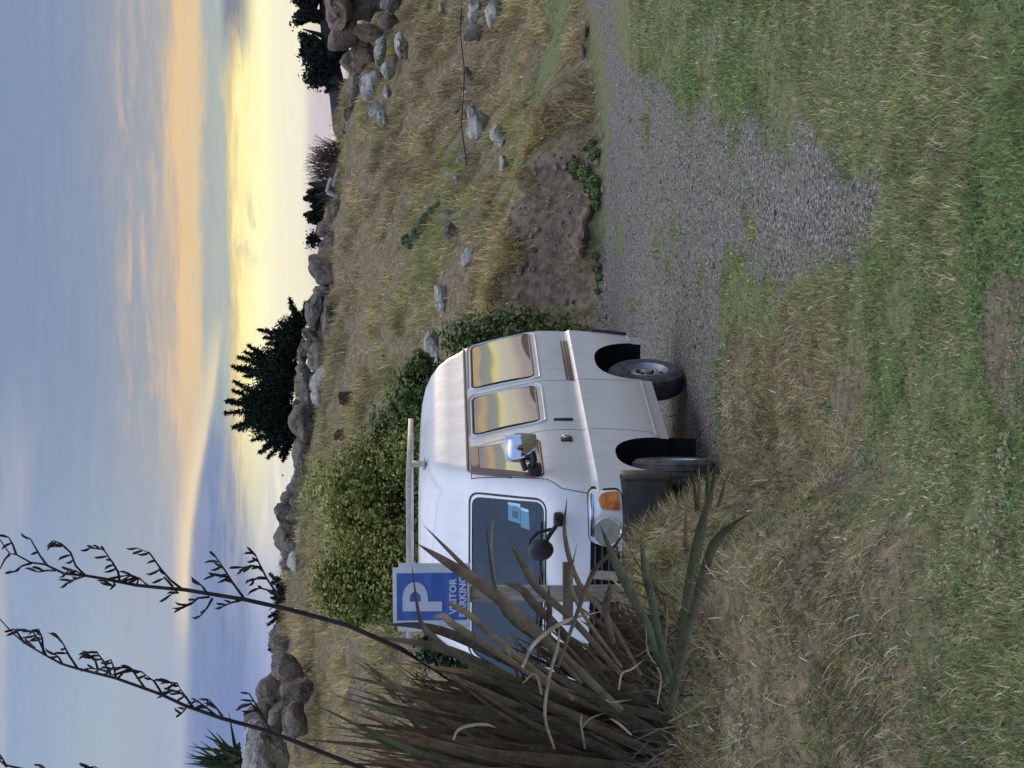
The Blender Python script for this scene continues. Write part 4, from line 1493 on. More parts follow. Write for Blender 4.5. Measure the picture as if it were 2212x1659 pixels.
rs_ = np.random.default_rng(77)
for i in range(38):
    u_ = rs_.choice([rs_.uniform(170, 300), rs_.uniform(430, 1180), rs_.uniform(430, 1180), rs_.uniform(430, 1180)])
    X_ = (u_ - 829.5) / FOC * 50
    Y_ = 49.2 + rs_.uniform(-.3, .7)
    sz_ = rs_.uniform(.14, .32)
    rock(Vector((X_, Y_, float(zt(X_, Y_)) + sz_ * rs_.uniform(.0, .6))), (sz_ * rs_.uniform(1, 1.7), sz_, sz_ * rs_.uniform(.7, 1.1)), M['rock_pale' if rs_.random() < .15 else 'rock'],
         'small grey stone packed between the big boulders of the ridge', 300 + i, group='packing stones of the ridge', rough=.28, boxy=rs_.uniform(0, .4))

slope_rocks = [
    (p3, 1600, 1690, 0, 175, 'rock_pale', 'long white rock at the right edge on the lower slope'),
    (p3, 1495, 1570, 0, 145, 'rock_pale', 'grey-white stone above the long white rock at the right edge'),
    (p3, 1310, 1345, -10, 100, 'rock_pale', 'thin pale stone high on the slope at the right edge'),
    (p3, 1478, 1605, 665, 880, 'rock_pale', 'biggest white lichened rock on the slope under the pipe'),
    (p3, 1640, 1735, 785, 905, 'rock_pale', 'pale splintered stone below the biggest white rock'),
    (p3, 1685, 1735, 975, 1145, 'rock_pale', 'long narrow white stone low on the grassy slope'),
    (p3, 1428, 1515, 945, 1015, 'rock_pale', 'blue-white stone left of the biggest white rock'),
    (p3, 1330, 1392, 1065, 1115, 'rock_pale', 'small white stone in the middle of the slope'),
    (p3, 1400, 1450, 1060, 1155, 'rock_pale', 'slanting pale stone below the small white stone'),
    (p3, 1455, 1525, 425, 565, 'rock', 'grey stone beside the pipe on the right of the slope'),
    (p3, 1455, 1500, 565, 650, 'rock_pale', 'long pale stone just above the pipe'),
    (p3, 1390, 1455, 640, 705, 'rock', 'dull grey stone above the biggest white rock'),
    (p3, 1475, 1580, 150, 250, 'rock', 'flat brown-grey rock where the pipe begins'),
    (p3, 1335, 1435, 1305, 1400, 'rock', 'grey rock at the right end of the dark creeping shrub'),
    (p3, 1345, 1425, 1395, 1525, 'rock', 'broken grey rock below the dark creeping shrub'),
    (p3, 1055, 1095, 1370, 1400, 'rock_pale', 'tiny white stone above the dark creeping shrub'),
    (p3, 1455, 1525, 1540, 1660, 'rock_pale', 'thin slanting pale stone above the dirt bank'),
    (p3, 1275, 1300, 275, 305, 'rock_pale', 'tiny white stone near the right edge of the slope'),
    (p4, 1280, 1365, 195, 335, 'rock_pale', 'pale square rock on the slope right of the dark bushes'),
    (p4, 1225, 1310, 480, 660, 'rock_pale', 'pale rock peeping out between the dark bushes'),
    (p4, 680, 785, 850, 945, 'rock_red', 'larger rust-brown rock in the grass under the ridge'),
    (p4, 655, 745, 1095, 1160, 'rock_red', 'smaller rust-brown rock just above the green shrub'),
]
for i, (pf, x0, x1, y0, y1, mt, lab) in enumerate(slope_rocks):
    u, v = pf((x0 + x1) / 2, (y0 + y1) / 2)
    pf2 = pf(x1 - 8, (y0 + y1) / 2)
    h_ = hit(u, pf2[1])
    rock_box(pf, x0, x1, y0, y1, M[mt], lab, 100 + i, Y=h_.y + 0.05, depth=0.7, group='stones on the grassy slope', rough=.3,
             boxy=.5 if mt == 'rock_red' else .15)
# stones at the foot of the bank and on the drive
for k, (yp, xp, sz, lab) in enumerate([(465, 1268, .11, 'round earthy stone lying against the foot of the dirt bank'), (520, 1262, .16, 'large earthy clod fallen from the dirt bank'),
                                       (70, 1258, .10, 'flat pinkish stone on the grass ramp'), (115, 1254, .09, 'second flat pinkish stone on the grass ramp, nearer the bank')]):
    h_ = hit(1659 - yp, xp + 12)
    rock(h_ + Vector((0, 0, sz * .35)), (sz * 1.3, sz, sz * .7), M['rock_brown'], lab, 200 + k, group='stones near the drive')


# ------------------------------------------------------------------ blades
def blades(name, P, H, W, lean, az_, colors, mat, segs=2, curl=0.6, parent=None, base_n=None):
    """P (N,3) bases; H lengths; W widths; lean angle from vertical; az heading; colours (N,3)"""
    n = len(P)
    lv = segs
    K = 2 * lv + 1
    V_ = np.zeros((n, K, 3), np.float32)
    fx, fy = np.cos(az_), np.sin(az_)
    # width direction: random about vertical so that blades read from any side
    wa = az_ + math.pi / 2 + rng.normal(0, 0.6, n)
    wx, wy = np.cos(wa), np.sin(wa)
    pos = P.astype(np.float32).copy()
    ang = lean.copy()
    for k in range(lv):
        wk = W * (1 - 0.45 * k / lv)
        V_[:, 2 * k, 0] = pos[:, 0] - wx * wk / 2
        V_[:, 2 * k, 1] = pos[:, 1] - wy * wk / 2
        V_[:, 2 * k, 2] = pos[:, 2]
        V_[:, 2 * k + 1, 0] = pos[:, 0] + wx * wk / 2
        V_[:, 2 * k + 1, 1] = pos[:, 1] + wy * wk / 2
        V_[:, 2 * k + 1, 2] = pos[:, 2]
        L = H / lv
        pos[:, 0] += np.sin(ang) * fx * L
        pos[:, 1] += np.sin(ang) * fy * L
        pos[:, 2] += np.cos(ang) * L
        ang = ang + curl / lv
    V_[:, 2 * lv] = pos
    F = []
    for k in range(lv - 1):
        F += [(2 * k, 2 * k + 1, 2 * k + 3), (2 * k, 2 * k + 3, 2 * k + 2)]
    F.append((2 * lv - 2, 2 * lv - 1, 2 * lv))
    F = np.array(F, np.int32)
    T = (np.arange(n, dtype=np.int32) * K)[:, None, None] + F[None]
    C = np.repeat(colors[:, None, :], K, 1).reshape(-1, 3)
    me = tri_mesh(name, V_.reshape(-1, 3), T.reshape(-1, 3), C)
    return link(name, me, mat, parent)


def pal(idx, table):
    t = np.array([lin(*c)[:3] for c in table], np.float32)
    return t[idx]


GREEN = [(110, 134, 72), (124, 146, 80), (138, 156, 92), (100, 122, 70), (152, 160, 104), (166, 164, 122), (118, 140, 86)]
STRAW = [(196, 178, 138), (178, 160, 120), (216, 202, 166), (150, 132, 100), (168, 158, 108), (134, 136, 86), (184, 174, 144), (122, 130, 84)]
HILL = [(204, 182, 134), (184, 164, 120), (220, 202, 156), (158, 140, 104), (172, 160, 112), (146, 144, 96), (198, 174, 132)]


def lawn():
    N = 420000
    Y = 6.4 + (23 - 6.4) * rng.random(N) ** 1.5
    X = (rng.random(N) * 2 - 1) * (0.215 * Y + 0.4)
    g, so, stw = zones(X, Y)
    tuft = fbm(X * 3.2, Y * 1.9, 111, 3)
    keep = rng.random(N) < (1 - g * 0.96) * (1 - so * 0.8) * (0.35 + 0.9 * sstep(tuft, .35, .6)) * (1 - 0.9 * stw)
    keep &= np.interp(X, FOOT_X, FOOT_Y) > Y + 0.2
    X, Y, stw, tuft = X[keep], Y[keep], stw[keep], tuft[keep]
    n = len(X)
    Z = zt(X, Y) - 0.003
    tone = fbm(X * 1.1, Y * 0.7, 121, 3)
    dry = sstep(fbm(X * 2.0, Y * 0.8, 131, 3), 0.46, 0.62) * 0.55 + 0.5 * stw
    far = sstep(Y, 11, 17)
    H = (0.020 + 0.034 * rng.random(n) ** 1.4) * (0.75 + 0.8 * sstep(tone, .4, .65)) * (1 - .15 * far)
    long_ = rng.random(n) < 0.02
    H[long_] *= 2.0
    W = (0.0034 + 0.0036 * rng.random(n)) * (1 + 0.7 * far)
    gi = np.clip((tone * 1.6 - 0.3) * 4 + rng.normal(0, 1.1, n), 0, 6).astype(int)
    c = pal(gi, GREEN)
    si = rng.integers(0, len(STRAW), n)
    isd = rng.random(n) < (0.16 + 0.75 * dry)
    c[isd] = pal(si, STRAW)[isd]
    c *= (0.8 + 0.4 * rng.random((n, 1))) * (0.68 + 0.62 * vnoise(X * 7.0, Y * 4.5, 141))[:, None]
    o = blades('lawn_grass', np.stack([X, Y, Z], 1), H, W, np.abs(rng.normal(0.5, 0.32, n)), rng.random(n) * 6.283, c.astype(np.float32), M['grass'], 2, 0.7)
    tag(o, 'short patchy green grass on both sides of the gravel', 'grass', kind='stuff')


lawn()


def mound_grass():
    N = 210000
    Y = 7.0 + 8.3 * rng.random(N)
    X = -3.6 + 4.6 * rng.random(N)
    g, so, stw = zones(X, Y)
    m = (1 - sstep(X, -1.2, -0.2)) * sstep(Y, 7.2, 9.0) * (1 - sstep(Y, 14.3, 15.2))
    tuft = fbm(X * 2.3, Y * 2.0, 211, 3)
    keep = (rng.random(N) < stw * (1 - g) * (1 - so) * (0.3 + 0.9 * sstep(tuft, .38, .6))) & (X > -0.21 * Y - 0.5)
    X, Y, m, tuft = X[keep], Y[keep], m[keep], tuft[keep]
    n = len(X)
    Z = zt(X, Y) - 0.004
    crest = sstep(Y, 10.8, 12.0)
    H = (0.035 + 0.12 * rng.random(n) ** 1.5) * (0.5 + 0.75 * m) * (0.8 + 0.6 * crest)
    W = 0.0030 + 0.0048 * rng.random(n) ** 1.5
    t2 = fbm(X * 0.9, Y * 0.9, 221, 3)
    ci = rng.integers(0, 8, n)
    c = pal(ci, STRAW)
    gr = rng.random(n) < (0.10 + 0.5 * sstep(t2, .52, .66)) * (1 - .8 * crest)
    c[gr] = pal(rng.integers(0, 7, n), GREEN)[gr]
    br = rng.random(n) < 0.35 * sstep(fbm(X * 1.7, Y * 1.7, 231, 3), .5, .65)
    c[br] = pal(rng.integers(0, 3, n), [(132, 114, 94), (152, 132, 110), (116, 100, 84)])[br]
    c = c * (0.8 + 0.4 * rng.random((n, 1))) * (0.58 + 0.8 * vnoise(X * 6.0, Y * 5.0, 251))[:, None]
    head = 1.2 + 2.2 * fbm(X * 1.2, Y * 1.2, 241, 2) * 3.0 + rng.normal(0, .9, n)
    o = blades('dry_grass', np.stack([X, Y, Z], 1), H, W, np.clip(rng.normal(0.95, 0.38, n), .1, 1.6), head, c.astype(np.float32), M['grass'], 3, 0.9)
    tag(o, 'tangled straw-coloured dry grass over the mound by the flax', 'grass', kind='stuff')


mound_grass()


def hill_grass():
    N = 420000
    Y = 25 + 27 * rng.random(N) ** 1.15
    X = (rng.random(N) * 2 - 1) * (0.205 * Y + 0.6)
    g, so, stw = zones(X, Y)
    foot = np.interp(X, FOOT_X, FOOT_Y)
    d = Y - foot
    tuft = fbm(X * 1.7, Y * 1.0, 311, 4)
    keep = (d > 0.15) & (rng.random(N) < (1 - so * 0.96) * (0.10 + 1.0 * sstep(tuft, .42, .60)) * (0.35 + 0.65 * stw))
    X, Y, stw, d, tuft = X[keep], Y[keep], stw[keep], d[keep], tuft[keep]
    n = len(X)
    Z = zt(X, Y) - 0.01
    H = (0.07 + 0.20 * rng.random(n) ** 1.3) * (0.30 + 0.70 * stw) * (0.6 + 0.9 * sstep(tuft, .45, .7))
    W = (0.007 + 0.009 * rng.random(n))
    t2 = fbm(X * 0.35, Y * 0.22, 321, 4)
    ci = rng.integers(0, 7, n)
    c = pal(ci, HILL)
    gr = rng.random(n) < 0.10 + 0.55 * sstep(t2, .5, .64) + 0.75 * (1 - stw)
    c[gr] = pal(rng.integers(0, 5, n), [(136, 144, 86), (152, 156, 102), (122, 132, 80), (164, 162, 114), (142, 148, 94)])[gr]
    br = rng.random(n) < 0.45 * sstep(fbm(X * 0.6, Y * 0.5, 331, 3), .52, .66)
    c[br] = pal(rng.integers(0, 3, n), [(132, 114, 92), (150, 132, 106), (116, 102, 84)])[br]
    # each clump has its own tone
    c = c * (0.72 + 0.95 * vnoise(X * 4.3, Y * 2.6, 341))[:, None] * (0.9 + 0.2 * rng.random((n, 1)))
    head = 3.6 + rng.normal(0, 1.3, n)
    o = blades('hill_grass', np.stack([X, Y, Z], 1), H, W, np.clip(rng.normal(0.65, 0.35, n), .05, 1.5), head, c.astype(np.float32), M['grass'], 2, 0.8)
    tag(o, 'dry tawny tussock grass covering the slope behind the van', 'grass', kind='stuff')


hill_grass()


def pebbles():
    vs, fs = ico_pts(1)
    vs = np.array([tuple(p) for p in vs])
    fs = np.array(fs)
    N = 22000
    Y = 9.5 + 19 * rng.random(N) ** 1.2
    X = (rng.random(N) * 2 - 1) * (0.2 * Y)
    g, so, stw = zones(X, Y)
    keep = (rng.random(N) < g * 0.9 + so * 0.15) & (Y < np.interp(X, FOOT_X, FOOT_Y))
    X, Y = X[keep], Y[keep]
    n = len(X)
    s = 0.005 + 0.009 * rng.random(n) ** 3 + 0.016 * (rng.random(n) > 0.994)
    Z = zt(X, Y)
    sc = s[:, None] * (0.7 + 0.6 * rng.random((n, 3)))
    sc[:, 2] *= 0.6
    V_ = vs[None] * sc[:, None, :] * (0.85 + 0.3 * rng.random((n, len(vs), 1))) + np.stack([X, Y, Z + s * 0.2], 1)[:, None, :]
    T = fs[None] + (np.arange(n) * len(vs))[:, None, None]
    tone = pal(rng.integers(0, 5, n), [(124, 118, 109), (144, 137, 127), (162, 155, 144), (106, 101, 94), (184, 177, 166)])
    C = np.repeat(tone[:, None, :], len(vs), 1).reshape(-1, 3)
    o = link('gravel', tri_mesh('gravel', V_.reshape(-1, 3), T.reshape(-1, 3), C), M['grass'])
    tag(o, 'loose grey stones scattered over the drive', 'gravel', kind='stuff')


pebbles()



def bank_bits():
    vs, fs = ico_pts(2)
    vs = np.array([tuple(p) for p in vs])
    fs = np.array(fs)
    N = 2600
    X = -1.0 + 5.0 * rng.random(N)
    d = -0.35 + 1.6 * rng.random(N)
    Y = np.interp(X, FOOT_X, FOOT_Y) + d
    g, so, stw = zones(X, Y)
    keep = rng.random(N) < np.where(d > 0, so * .45, .18 * (d > -.25))
    X, Y, d = X[keep], Y[keep], d[keep]
    n = len(X)
    s_ = 0.010 + 0.045 * rng.random(n) ** 3.5
    bump = 1 + 0.35 * (rng.random((n, len(vs), 1)) - .5)
    V_ = vs[None] * s_[:, None, None] * (0.7 + .6 * rng.random((n, 1, 3))) * bump + np.stack([X, Y, zt(X, Y)], 1)[:, None, :]
    T = fs[None] + (np.arange(n) * len(vs))[:, None, None]
    tone = pal(rng.integers(0, 4, n), [(132, 116, 96), (150, 134, 114), (164, 148, 128), (116, 102, 86)])
    o = link('earth_clods', tri_mesh('earth_clods', V_.reshape(-1, 3), T.reshape(-1, 3), np.repeat(tone[:, None, :], len(vs), 1).reshape(-1, 3)), M['grass'])
    tag(o, 'crumbled brown clods and stones on the cut bank beside the drive', 'earth', kind='stuff')
    # dry grass hanging over the lip
    N = 15000
    X = -3.0 + 7.2 * rng.random(N)
    foot = np.interp(X, FOOT_X, FOOT_Y)
    lip = 0.95 + 0.35 * (fbm(X * 1.6, X * 0, 19, 3) - .5)
    Y = foot + lip + rng.normal(0.12, 0.16, N)
    tuft = fbm(X * 3.0, Y * 2.0, 511, 2)
    keep = (rng.random(N) < sstep(tuft, .38, .6)) & (X < 3.6)
    X, Y = X[keep], Y[keep]
    n = len(X)
    c = pal(rng.integers(0, 7, n), HILL) * (0.75 + 0.5 * rng.random((n, 1))) * (0.75 + .6 * vnoise(X * 5, Y * 3, 521))[:, None]
    o = blades('lip_grass', np.stack([X, Y, zt(X, Y)], 1), 0.10 + 0.22 * rng.random(n), 0.006 + 0.006 * rng.random(n), np.clip(rng.normal(.8, .35, n), .1, 1.5),
               -math.pi / 2 + rng.normal(0, .5, n), c.astype(np.float32), M['grass'], 3, 1.1)
    tag(o, 'pale dry grass drooping over the lip of the cut bank', 'grass', kind='stuff')


bank_bits()


def lawn_weeds():
    N = 260
    Y = 6.8 + 11 * rng.random(N) ** 1.3
    X = (rng.random(N) * 2 - 1) * (0.2 * Y + .3)
    g, so, stw = zones(X, Y)
    keep = (g < .3)
    X, Y = X[keep], Y[keep]
    cs, sz, co = [], [], []
    for x, y in zip(X, Y):
        k = rng.integers(25, 90)
        r_ = 0.03 + 0.09 * rng.random()
        px, py = x + rng.normal(0, r_, k), y + rng.normal(0, r_, k)
        cs.append(np.stack([px, py, zt(px, py) + 0.006 + 0.022 * rng.random(k)], 1))
        sz.append(np.full(k, 0.005 + 0.006 * rng.random()))
        tone = [(74, 104, 54), (92, 122, 66), (110, 132, 84), (150, 150, 110), (126, 140, 116)][rng.choice(5, p=[.32, .3, .18, .12, .08])]
        co.append(np.tile(np.array(lin(*tone)[:3]), (k, 1)) * (0.8 + .4 * rng.random((k, 1))))
    cs, sz, co = np.concatenate(cs), np.concatenate(sz), np.concatenate(co)
    nr = np.tile(np.array([0, -.3, 1.0]), (len(cs), 1))
    V_, T, C = leaf_cloud(cs, nr, sz, co, .75, 0)
    o = link('lawn_weeds', tri_mesh('lawn_weeds', V_, T, C), M['leaf'])
    tag(o, 'small broad-leaved weeds and clover dotted through the grass', 'weeds', kind='stuff')


# ------------------------------------------------------------------ shrubs and trees
def leaf_cloud(centers, normals, size, colors, aspect=0.55, up=0.3):
    """two-triangle leaves"""
    n = len(centers)
    a = rng.normal(size=(n, 3))
    a[:, 2] += up
    a /= np.linalg.norm(a, axis=1)[:, None]
    nr = normals + rng.normal(0, 0.55, (n, 3))
    nr /= np.linalg.norm(nr, axis=1)[:, None] + 1e-9
    b_ = np.cross(a, nr)
    b_ /= np.linalg.norm(b_, axis=1)[:, None] + 1e-9
    a = np.cross(nr, b_)
    s = size[:, None]
    tip, base = centers + a * s, centers - a * s
    l, r_ = centers + b_ * s * aspect + nr * s * 0.12, centers - b_ * s * aspect + nr * s * 0.12
    V_ = np.stack([base, l, tip, r_], 1).reshape(-1, 3)
    i = np.arange(n)[:, None] * 4
    T = np.concatenate([i + np.array([[0, 1, 2]]), i + np.array([[0, 2, 3]])], 1).reshape(-1, 3)
    C = np.repeat(colors[:, None, :], 4, 1).reshape(-1, 3)
    return V_, T, C


def shrub(name, label, cat, base, blobs, n, size, table, group=None, stems=5, twig=True, mat='leaf', clump=0.5):
    """blobs: (x,y,z,rx,ry,rz) relative to base"""
    root = empty(name, base)
    tag(root, label, cat, group)
    B = np.array(blobs, float)
    wts = (B[:, 3] * B[:, 5] + B[:, 3] * B[:, 4])
    wts /= wts.sum()
    # leaf sprays: each spray a small ball of leaves sitting at the edge of a blob
    ns = max(20, n // 28)
    bi = rng.choice(len(B), ns, p=wts)
    d = rng.normal(size=(ns, 3))
    d /= np.linalg.norm(d, axis=1)[:, None]
    rad = 0.55 + 0.5 * rng.random(ns) ** 0.5
    sc = B[bi, :3] + d * B[bi, 3:6] * rad[:, None]
    tone = rng.normal(0, 1, ns)
    si = rng.integers(0, ns, n)
    sr = clump * B[bi[si], 3:6].mean(1) * (0.18 + 0.35 * rng.random(ns))[si]
    off = rng.normal(size=(n, 3)) * sr[:, None] * 0.6
    c = sc[si] + off
    keep = c[:, 2] > 0.02
    c, si = c[keep], si[keep]
    nr = d[si] + np.array([0, 0, 0.4])
    k = len(c)
    ci = np.clip((tone[si] * 0.9 + 2.5 + rng.normal(0, 0.8, k)), 0, len(table) - 1).astype(int)
    colr = pal(ci, table) * (0.85 + 0.3 * rng.random((k, 1)))
    V_, T, C = leaf_cloud(c, nr, size * (0.6 + 0.8 * rng.random(k)), colr)
    link('foliage', tri_mesh('foliage', V_, T, C), M[mat], root)
    if stems:
        b_ = MB()
        for q in range(stems):
            bl = B[rng.integers(0, len(B))]
            e = Vector(bl[:3]) + Vector(rng.normal(0, .2, 3)) * bl[3]
            mid = e * 0.5 + Vector((rng.normal(0, .08), rng.normal(0, .08), 0))
            b_.tube([(rng.normal(0, .06), rng.normal(0, .06), -0.1), tuple(mid), tuple(e)], [0.035, 0.022, 0.006], 6)
        b_.build('stem', M['twig'], root, True)
    return root


lawn_weeds()

YG = [(94, 102, 48), (116, 124, 56), (140, 146, 66), (160, 164, 80), (180, 182, 98)]
DG = [(58, 72, 38), (70, 88, 44), (86, 106, 52), (104, 122, 62), (124, 138, 76)]


def shrub_at(name, label, u0, u1, vtop, Y, table, n, size, z0=0.0, squash=1.0, lobes=9, seed=1, group='shrubs behind the van'):
    rs = np.random.default_rng(seed)
    a, b_ = at(u0, vtop, Y), at(u1, vtop, Y)
    wd = abs(b_.x - a.x) / 2
    H = a.z - z0
    base = Vector(((a.x + b_.x) / 2, Y, z0))
    bl = [(0, 0, H * 0.47, wd * 0.8, wd * 0.6, H * 0.47)]
    for k in range(lobes):
        an = rs.random() * 6.283
        hh = H * (0.30 + 0.58 * rs.random())
        rr = wd * (0.26 + 0.22 * rs.random())
        ex = wd * (1.08 - 0.2 * hh / H) - rr
        bl.append((ex * math.cos(an), ex * 0.7 * math.sin(an), hh, rr, rr, min(rr * 1.0, H - hh)))
    return shrub(name, label, 'shrub', base, bl, n, size, table, group)


shrub_at('green_shrub', 'tall yellow-green bush rising behind the roof of the van', 425, 765, 622, 24.0, YG, 105000, 0.022, 0.0, seed=3, lobes=20)
shrub_at('green_shrub', 'rounded yellow-green bush behind the parking sign', 295, 545, 640, 23.5, YG, 75000, 0.023, 0.0, seed=4, lobes=14)
shrub_at('green_shrub', 'paler bush filling the gap between the two yellow-green bushes', 400, 640, 668, 24.8, YG[1:] + [(178, 180, 98)], 60000, 0.024, 0.0, seed=13, lobes=14)
shrub_at('green_shrub', 'darker green bush over the rear half of the van roof', 620, 840, 760, 24.4, DG[1:] + [(90, 104, 56)], 46000, 0.025, 0.0, seed=5, lobes=11)
shrub_at('green_shrub', 'broad-leaved dark bush beside the rear window of the van', 770, 905, 838, 25.0, DG[1:], 15000, 0.034, 0.0, seed=6, lobes=9)
shrub_at('green_shrub', 'low dark bush flowering white at the right rear corner of the van', 860, 1000, 935, 25.4, DG[1:], 14000, 0.026, 0.2, seed=8, lobes=8)
shrub_at('green_shrub', 'blue-green bush in the gap between the sign and the flower stalks', 170, 330, 880, 23.0, [(52, 66, 48), (64, 80, 58), (78, 94, 68), (92, 106, 78), (100, 112, 80)], 9000, 0.04, 0.0, seed=9, lobes=8)
shrub_at('green_shrub', 'dim green bush low behind the flax on the left', 20, 190, 1000, 22.0, DG, 7000, 0.04, 0.0, seed=10, lobes=8)
# white flowers on the low bush
b = MB()
for k in range(46):
    p = at(870 + 120 * random.random(), 945 + 85 * random.random(), 24.9 + 0.25 * random.random())
    for q in range(3):
        an = 2 * math.pi * q / 3
        b.add([p + Vector((0.011 * math.cos(an + t), -0.02, 0.011 * math.sin(an + t))) for t in (0, 1.2, 2.1)], [(0, 1, 2)])
fl = [o for o in bpy.data.objects if o.get('label', '').startswith('low dark bush')][0]
me = b.mesh('flower')
me.transform(Matrix.Translation(-fl.location))
fo = link('flower', me, principled('white_petals', lin(214, 216, 206), 0.7)[0], fl)
fo['kind'] = 'stuff'


def creeper(name, label, pts, Yoff, size, n, table, group='low plants on the bank'):
    """dark ground-hugging plant: blobs at photo pixels laid on the terrain"""
    P = [hit(u, v) for u, v, r_ in pts]
    base = P[0].copy()
    bl = []
    for p, (u, v, r_) in zip(P, pts):
        rr = r_ / FOC * p.y
        bl.append((p.x - base.x, p.y - base.y, p.z - base.z + rr * 0.2, rr, rr * 1.1, rr * 0.85))
    return shrub_root(name, label, base, bl, n, size, table, group)


def shrub_root(name, label, base, bl, n, size, table, group):
    root = empty(name, base)
    tag(root, label, 'plant', group)
    B = np.array(bl)
    bi = rng.integers(0, len(B), n)
    d = rng.normal(size=(n, 3))
    d /= np.linalg.norm(d, axis=1)[:, None]
    c = B[bi, :3] + d * B[bi, 3:6] * (0.35 + 0.7 * rng.random((n, 1)) ** .6)
    g = zt(c[:, 0] + base.x, c[:, 1] + base.y) - base.z
    c[:, 2] = np.maximum(c[:, 2], g + 0.01)
    ci = rng.integers(0, len(table), n)
    V_, T, C = leaf_cloud(c, d + np.array([0, -.3, .5]), size * (0.6 + 0.8 * rng.random(n)), pal(ci, table) * (0.8 + .4 * rng.random((n, 1))))
    link('foliage', tri_mesh('foliage', V_, T, C), M['leaf'], root)
    b_ = MB()
    for k in range(4):
        e = bl[k % len(bl)]
        b_.tube([(0, 0, 0), (e[0] * .5 + .02 * k, e[1] * .5, e[2] * .5 + .03), (e[0], e[1], e[2])], [0.012, .01, .005], 5)
    b_.build('stem', M['twig'], root, True)
    return root


VDG = [(52, 66, 42), (62, 78, 48), (74, 90, 54), (88, 102, 62)]
creeper('creeping_shrub', 'dark green creeping shrub spilling down the middle of the slope', [(1135, 890, 14), (1150, 905, 18), (1168, 920, 18), (1185, 925, 16), (1200, 940, 14), (1215, 950, 9), (1140, 880, 12)], 0, 0.024, 7000, VDG)
creeper('leafy_weeds', 'dark leafy weeds hanging over the foot of the bank', [(1240, 1294, 15), (1262, 1288, 20), (1285, 1274, 20), (1300, 1250, 17), (1325, 1294, 14), (1345, 1285, 12), (1215, 1292, 12)], 0, 0.018, 7500, DG)
creeper('leafy_weeds', 'small clump of weeds at the foot of the dirt bank near the van', [(1080, 1296, 10), (1105, 1294, 8), (1060, 1299, 9), (1030, 1298, 7)], 0, 0.015, 1600, DG)
creeper('leafy_weeds', 'bright green weeds among the stones at the right edge', [(1640, 930, 12), (1655, 940, 14), (1615, 1000, 10), (1625, 960, 10)], 0, 0.03, 1600, DG[2:])


def spiky_conifer(name, label, outline_pts, Y, core, n, spikes, table, trunk, size=0.05, group='trees on the ridge'):
    """dark conifer: needles filling an ellipsoid core plus feathery branch tips reaching the listed photo points"""
    cores = core if isinstance(core, list) else [core]
    cu, cv, ru, rv = cores[0]
    c = at(cu, cv, Y)
    k = Y / FOC
    base = Vector((c.x, Y, at(cu, trunk, Y).z))
    root = empty(name, base)
    tag(root, label, 'tree', group)
    d = rng.normal(size=(n, 3))
    d /= np.linalg.norm(d, axis=1)[:, None]
    r_ = rng.random(n) ** 0.42
    wt_ = np.array([q[2] * q[3] for q in cores], float)
    qi = rng.choice(len(cores), n, p=wt_ / wt_.sum())
    cc = np.array([tuple(at(q[0], q[1], Y)) for q in cores])[qi]
    rr_ = np.array([(q[2] * k, q[2] * k * .9, q[3] * k) for q in cores])[qi]
    cen = cc + d * r_[:, None] * rr_
    cen += rng.normal(0, .07, cen.shape)
    nrm = d
    # branch tips
    tips, tn = [], []
    b_ = MB()
    for (u, v) in spikes:
        e = at(u, v, Y + rng.normal(0, ru * k * .35))
        cn = min(cores, key=lambda q: (q[0] - u) ** 2 + (q[1] - v) ** 2)
        s = at(cn[0], cn[1], Y).lerp(e, 0.35) + Vector((0, rng.normal(0, .2), -0.12))
        ln = (e - s).length
        m = int(220 * ln) + 60
        t = rng.random(m)
        bow = 0.10 * ln * np.sin(t * math.pi)
        p = np.array(s)[None] * (1 - t)[:, None] + np.array(e)[None] * t[:, None]
        p[:, 2] -= bow * .5
        p += rng.normal(0, 1, (m, 3)) * ((0.20 * (1 - t) + 0.03))[:, None] * min(0.8, ln) * .5
        tips.append(p)
        tn.append(rng.normal(size=(m, 3)))
        b_.tube([tuple(Vector((c.x, Y, c.z)) - base), tuple(s - base), tuple(e - base)], [0.06, 0.04, 0.008], 5)
    cen = np.concatenate([cen] + tips)
    nrm = np.concatenate([nrm] + tn)
    m = len(cen)
    ci = rng.integers(0, len(table), m)
    V_, T, C = leaf_cloud(cen, nrm, size * (0.6 + 0.9 * rng.random(m)), pal(ci, table), 0.22, 0.5)
    V_ = V_ - np.array(base)
    link('foliage', tri_mesh('foliage', V_, T, C), M['needle'], root)
    b_.tube([(0, 0, -1.5), (0.02, 0, 0), tuple(Vector((c.x, Y, c.z)) - base)], [0.16, 0.14, 0.08], 8)
    b_.build('trunk', M['bark'], root, True)
    return root


def q4(zx, zy):   # crop at (0,1000)
    return 1110.4 - .3472 * zy, .3472 * zx


NEED = [(24, 34, 26), (30, 42, 32), (36, 50, 36), (26, 36, 30), (42, 54, 40)]
sp = [q4(*p) for p in [(1960, 255), (1800, 275), (1830, 330), (1735, 420), (1795, 395), (1610, 470), (1700, 470), (1640, 520), (1545, 570), (1575, 600), (1480, 640), (1520, 610),
                       (1440, 700), (1450, 790), (1470, 720), (1450, 850), (1405, 920), (1400, 990), (1420, 910), (1450, 1080), (1500, 1060), (1480, 1100), (1565, 1160), (1600, 1100), (1610, 1240), (1665, 1270),
                       (1640, 1200), (1700, 1180), (1740, 1265), (1760, 1290), (1780, 1220), (1530, 1000), (1500, 900), (1520, 760), (1600, 640), (1660, 560), (1860, 360), (1900, 300)]]
spiky_conifer('conifer_tree', 'dark spiky conifer standing behind the ridge boulders', None, 53.0, [(775, 582, 66, 52), (850, 602, 70, 42), (922, 628, 52, 28), (735, 615, 46, 34)], 16000, sp, NEED, 690, 0.07)


def q5(zx, zy):
    return 576.0 - .3472 * zy, 493.7 + .3472 * zx


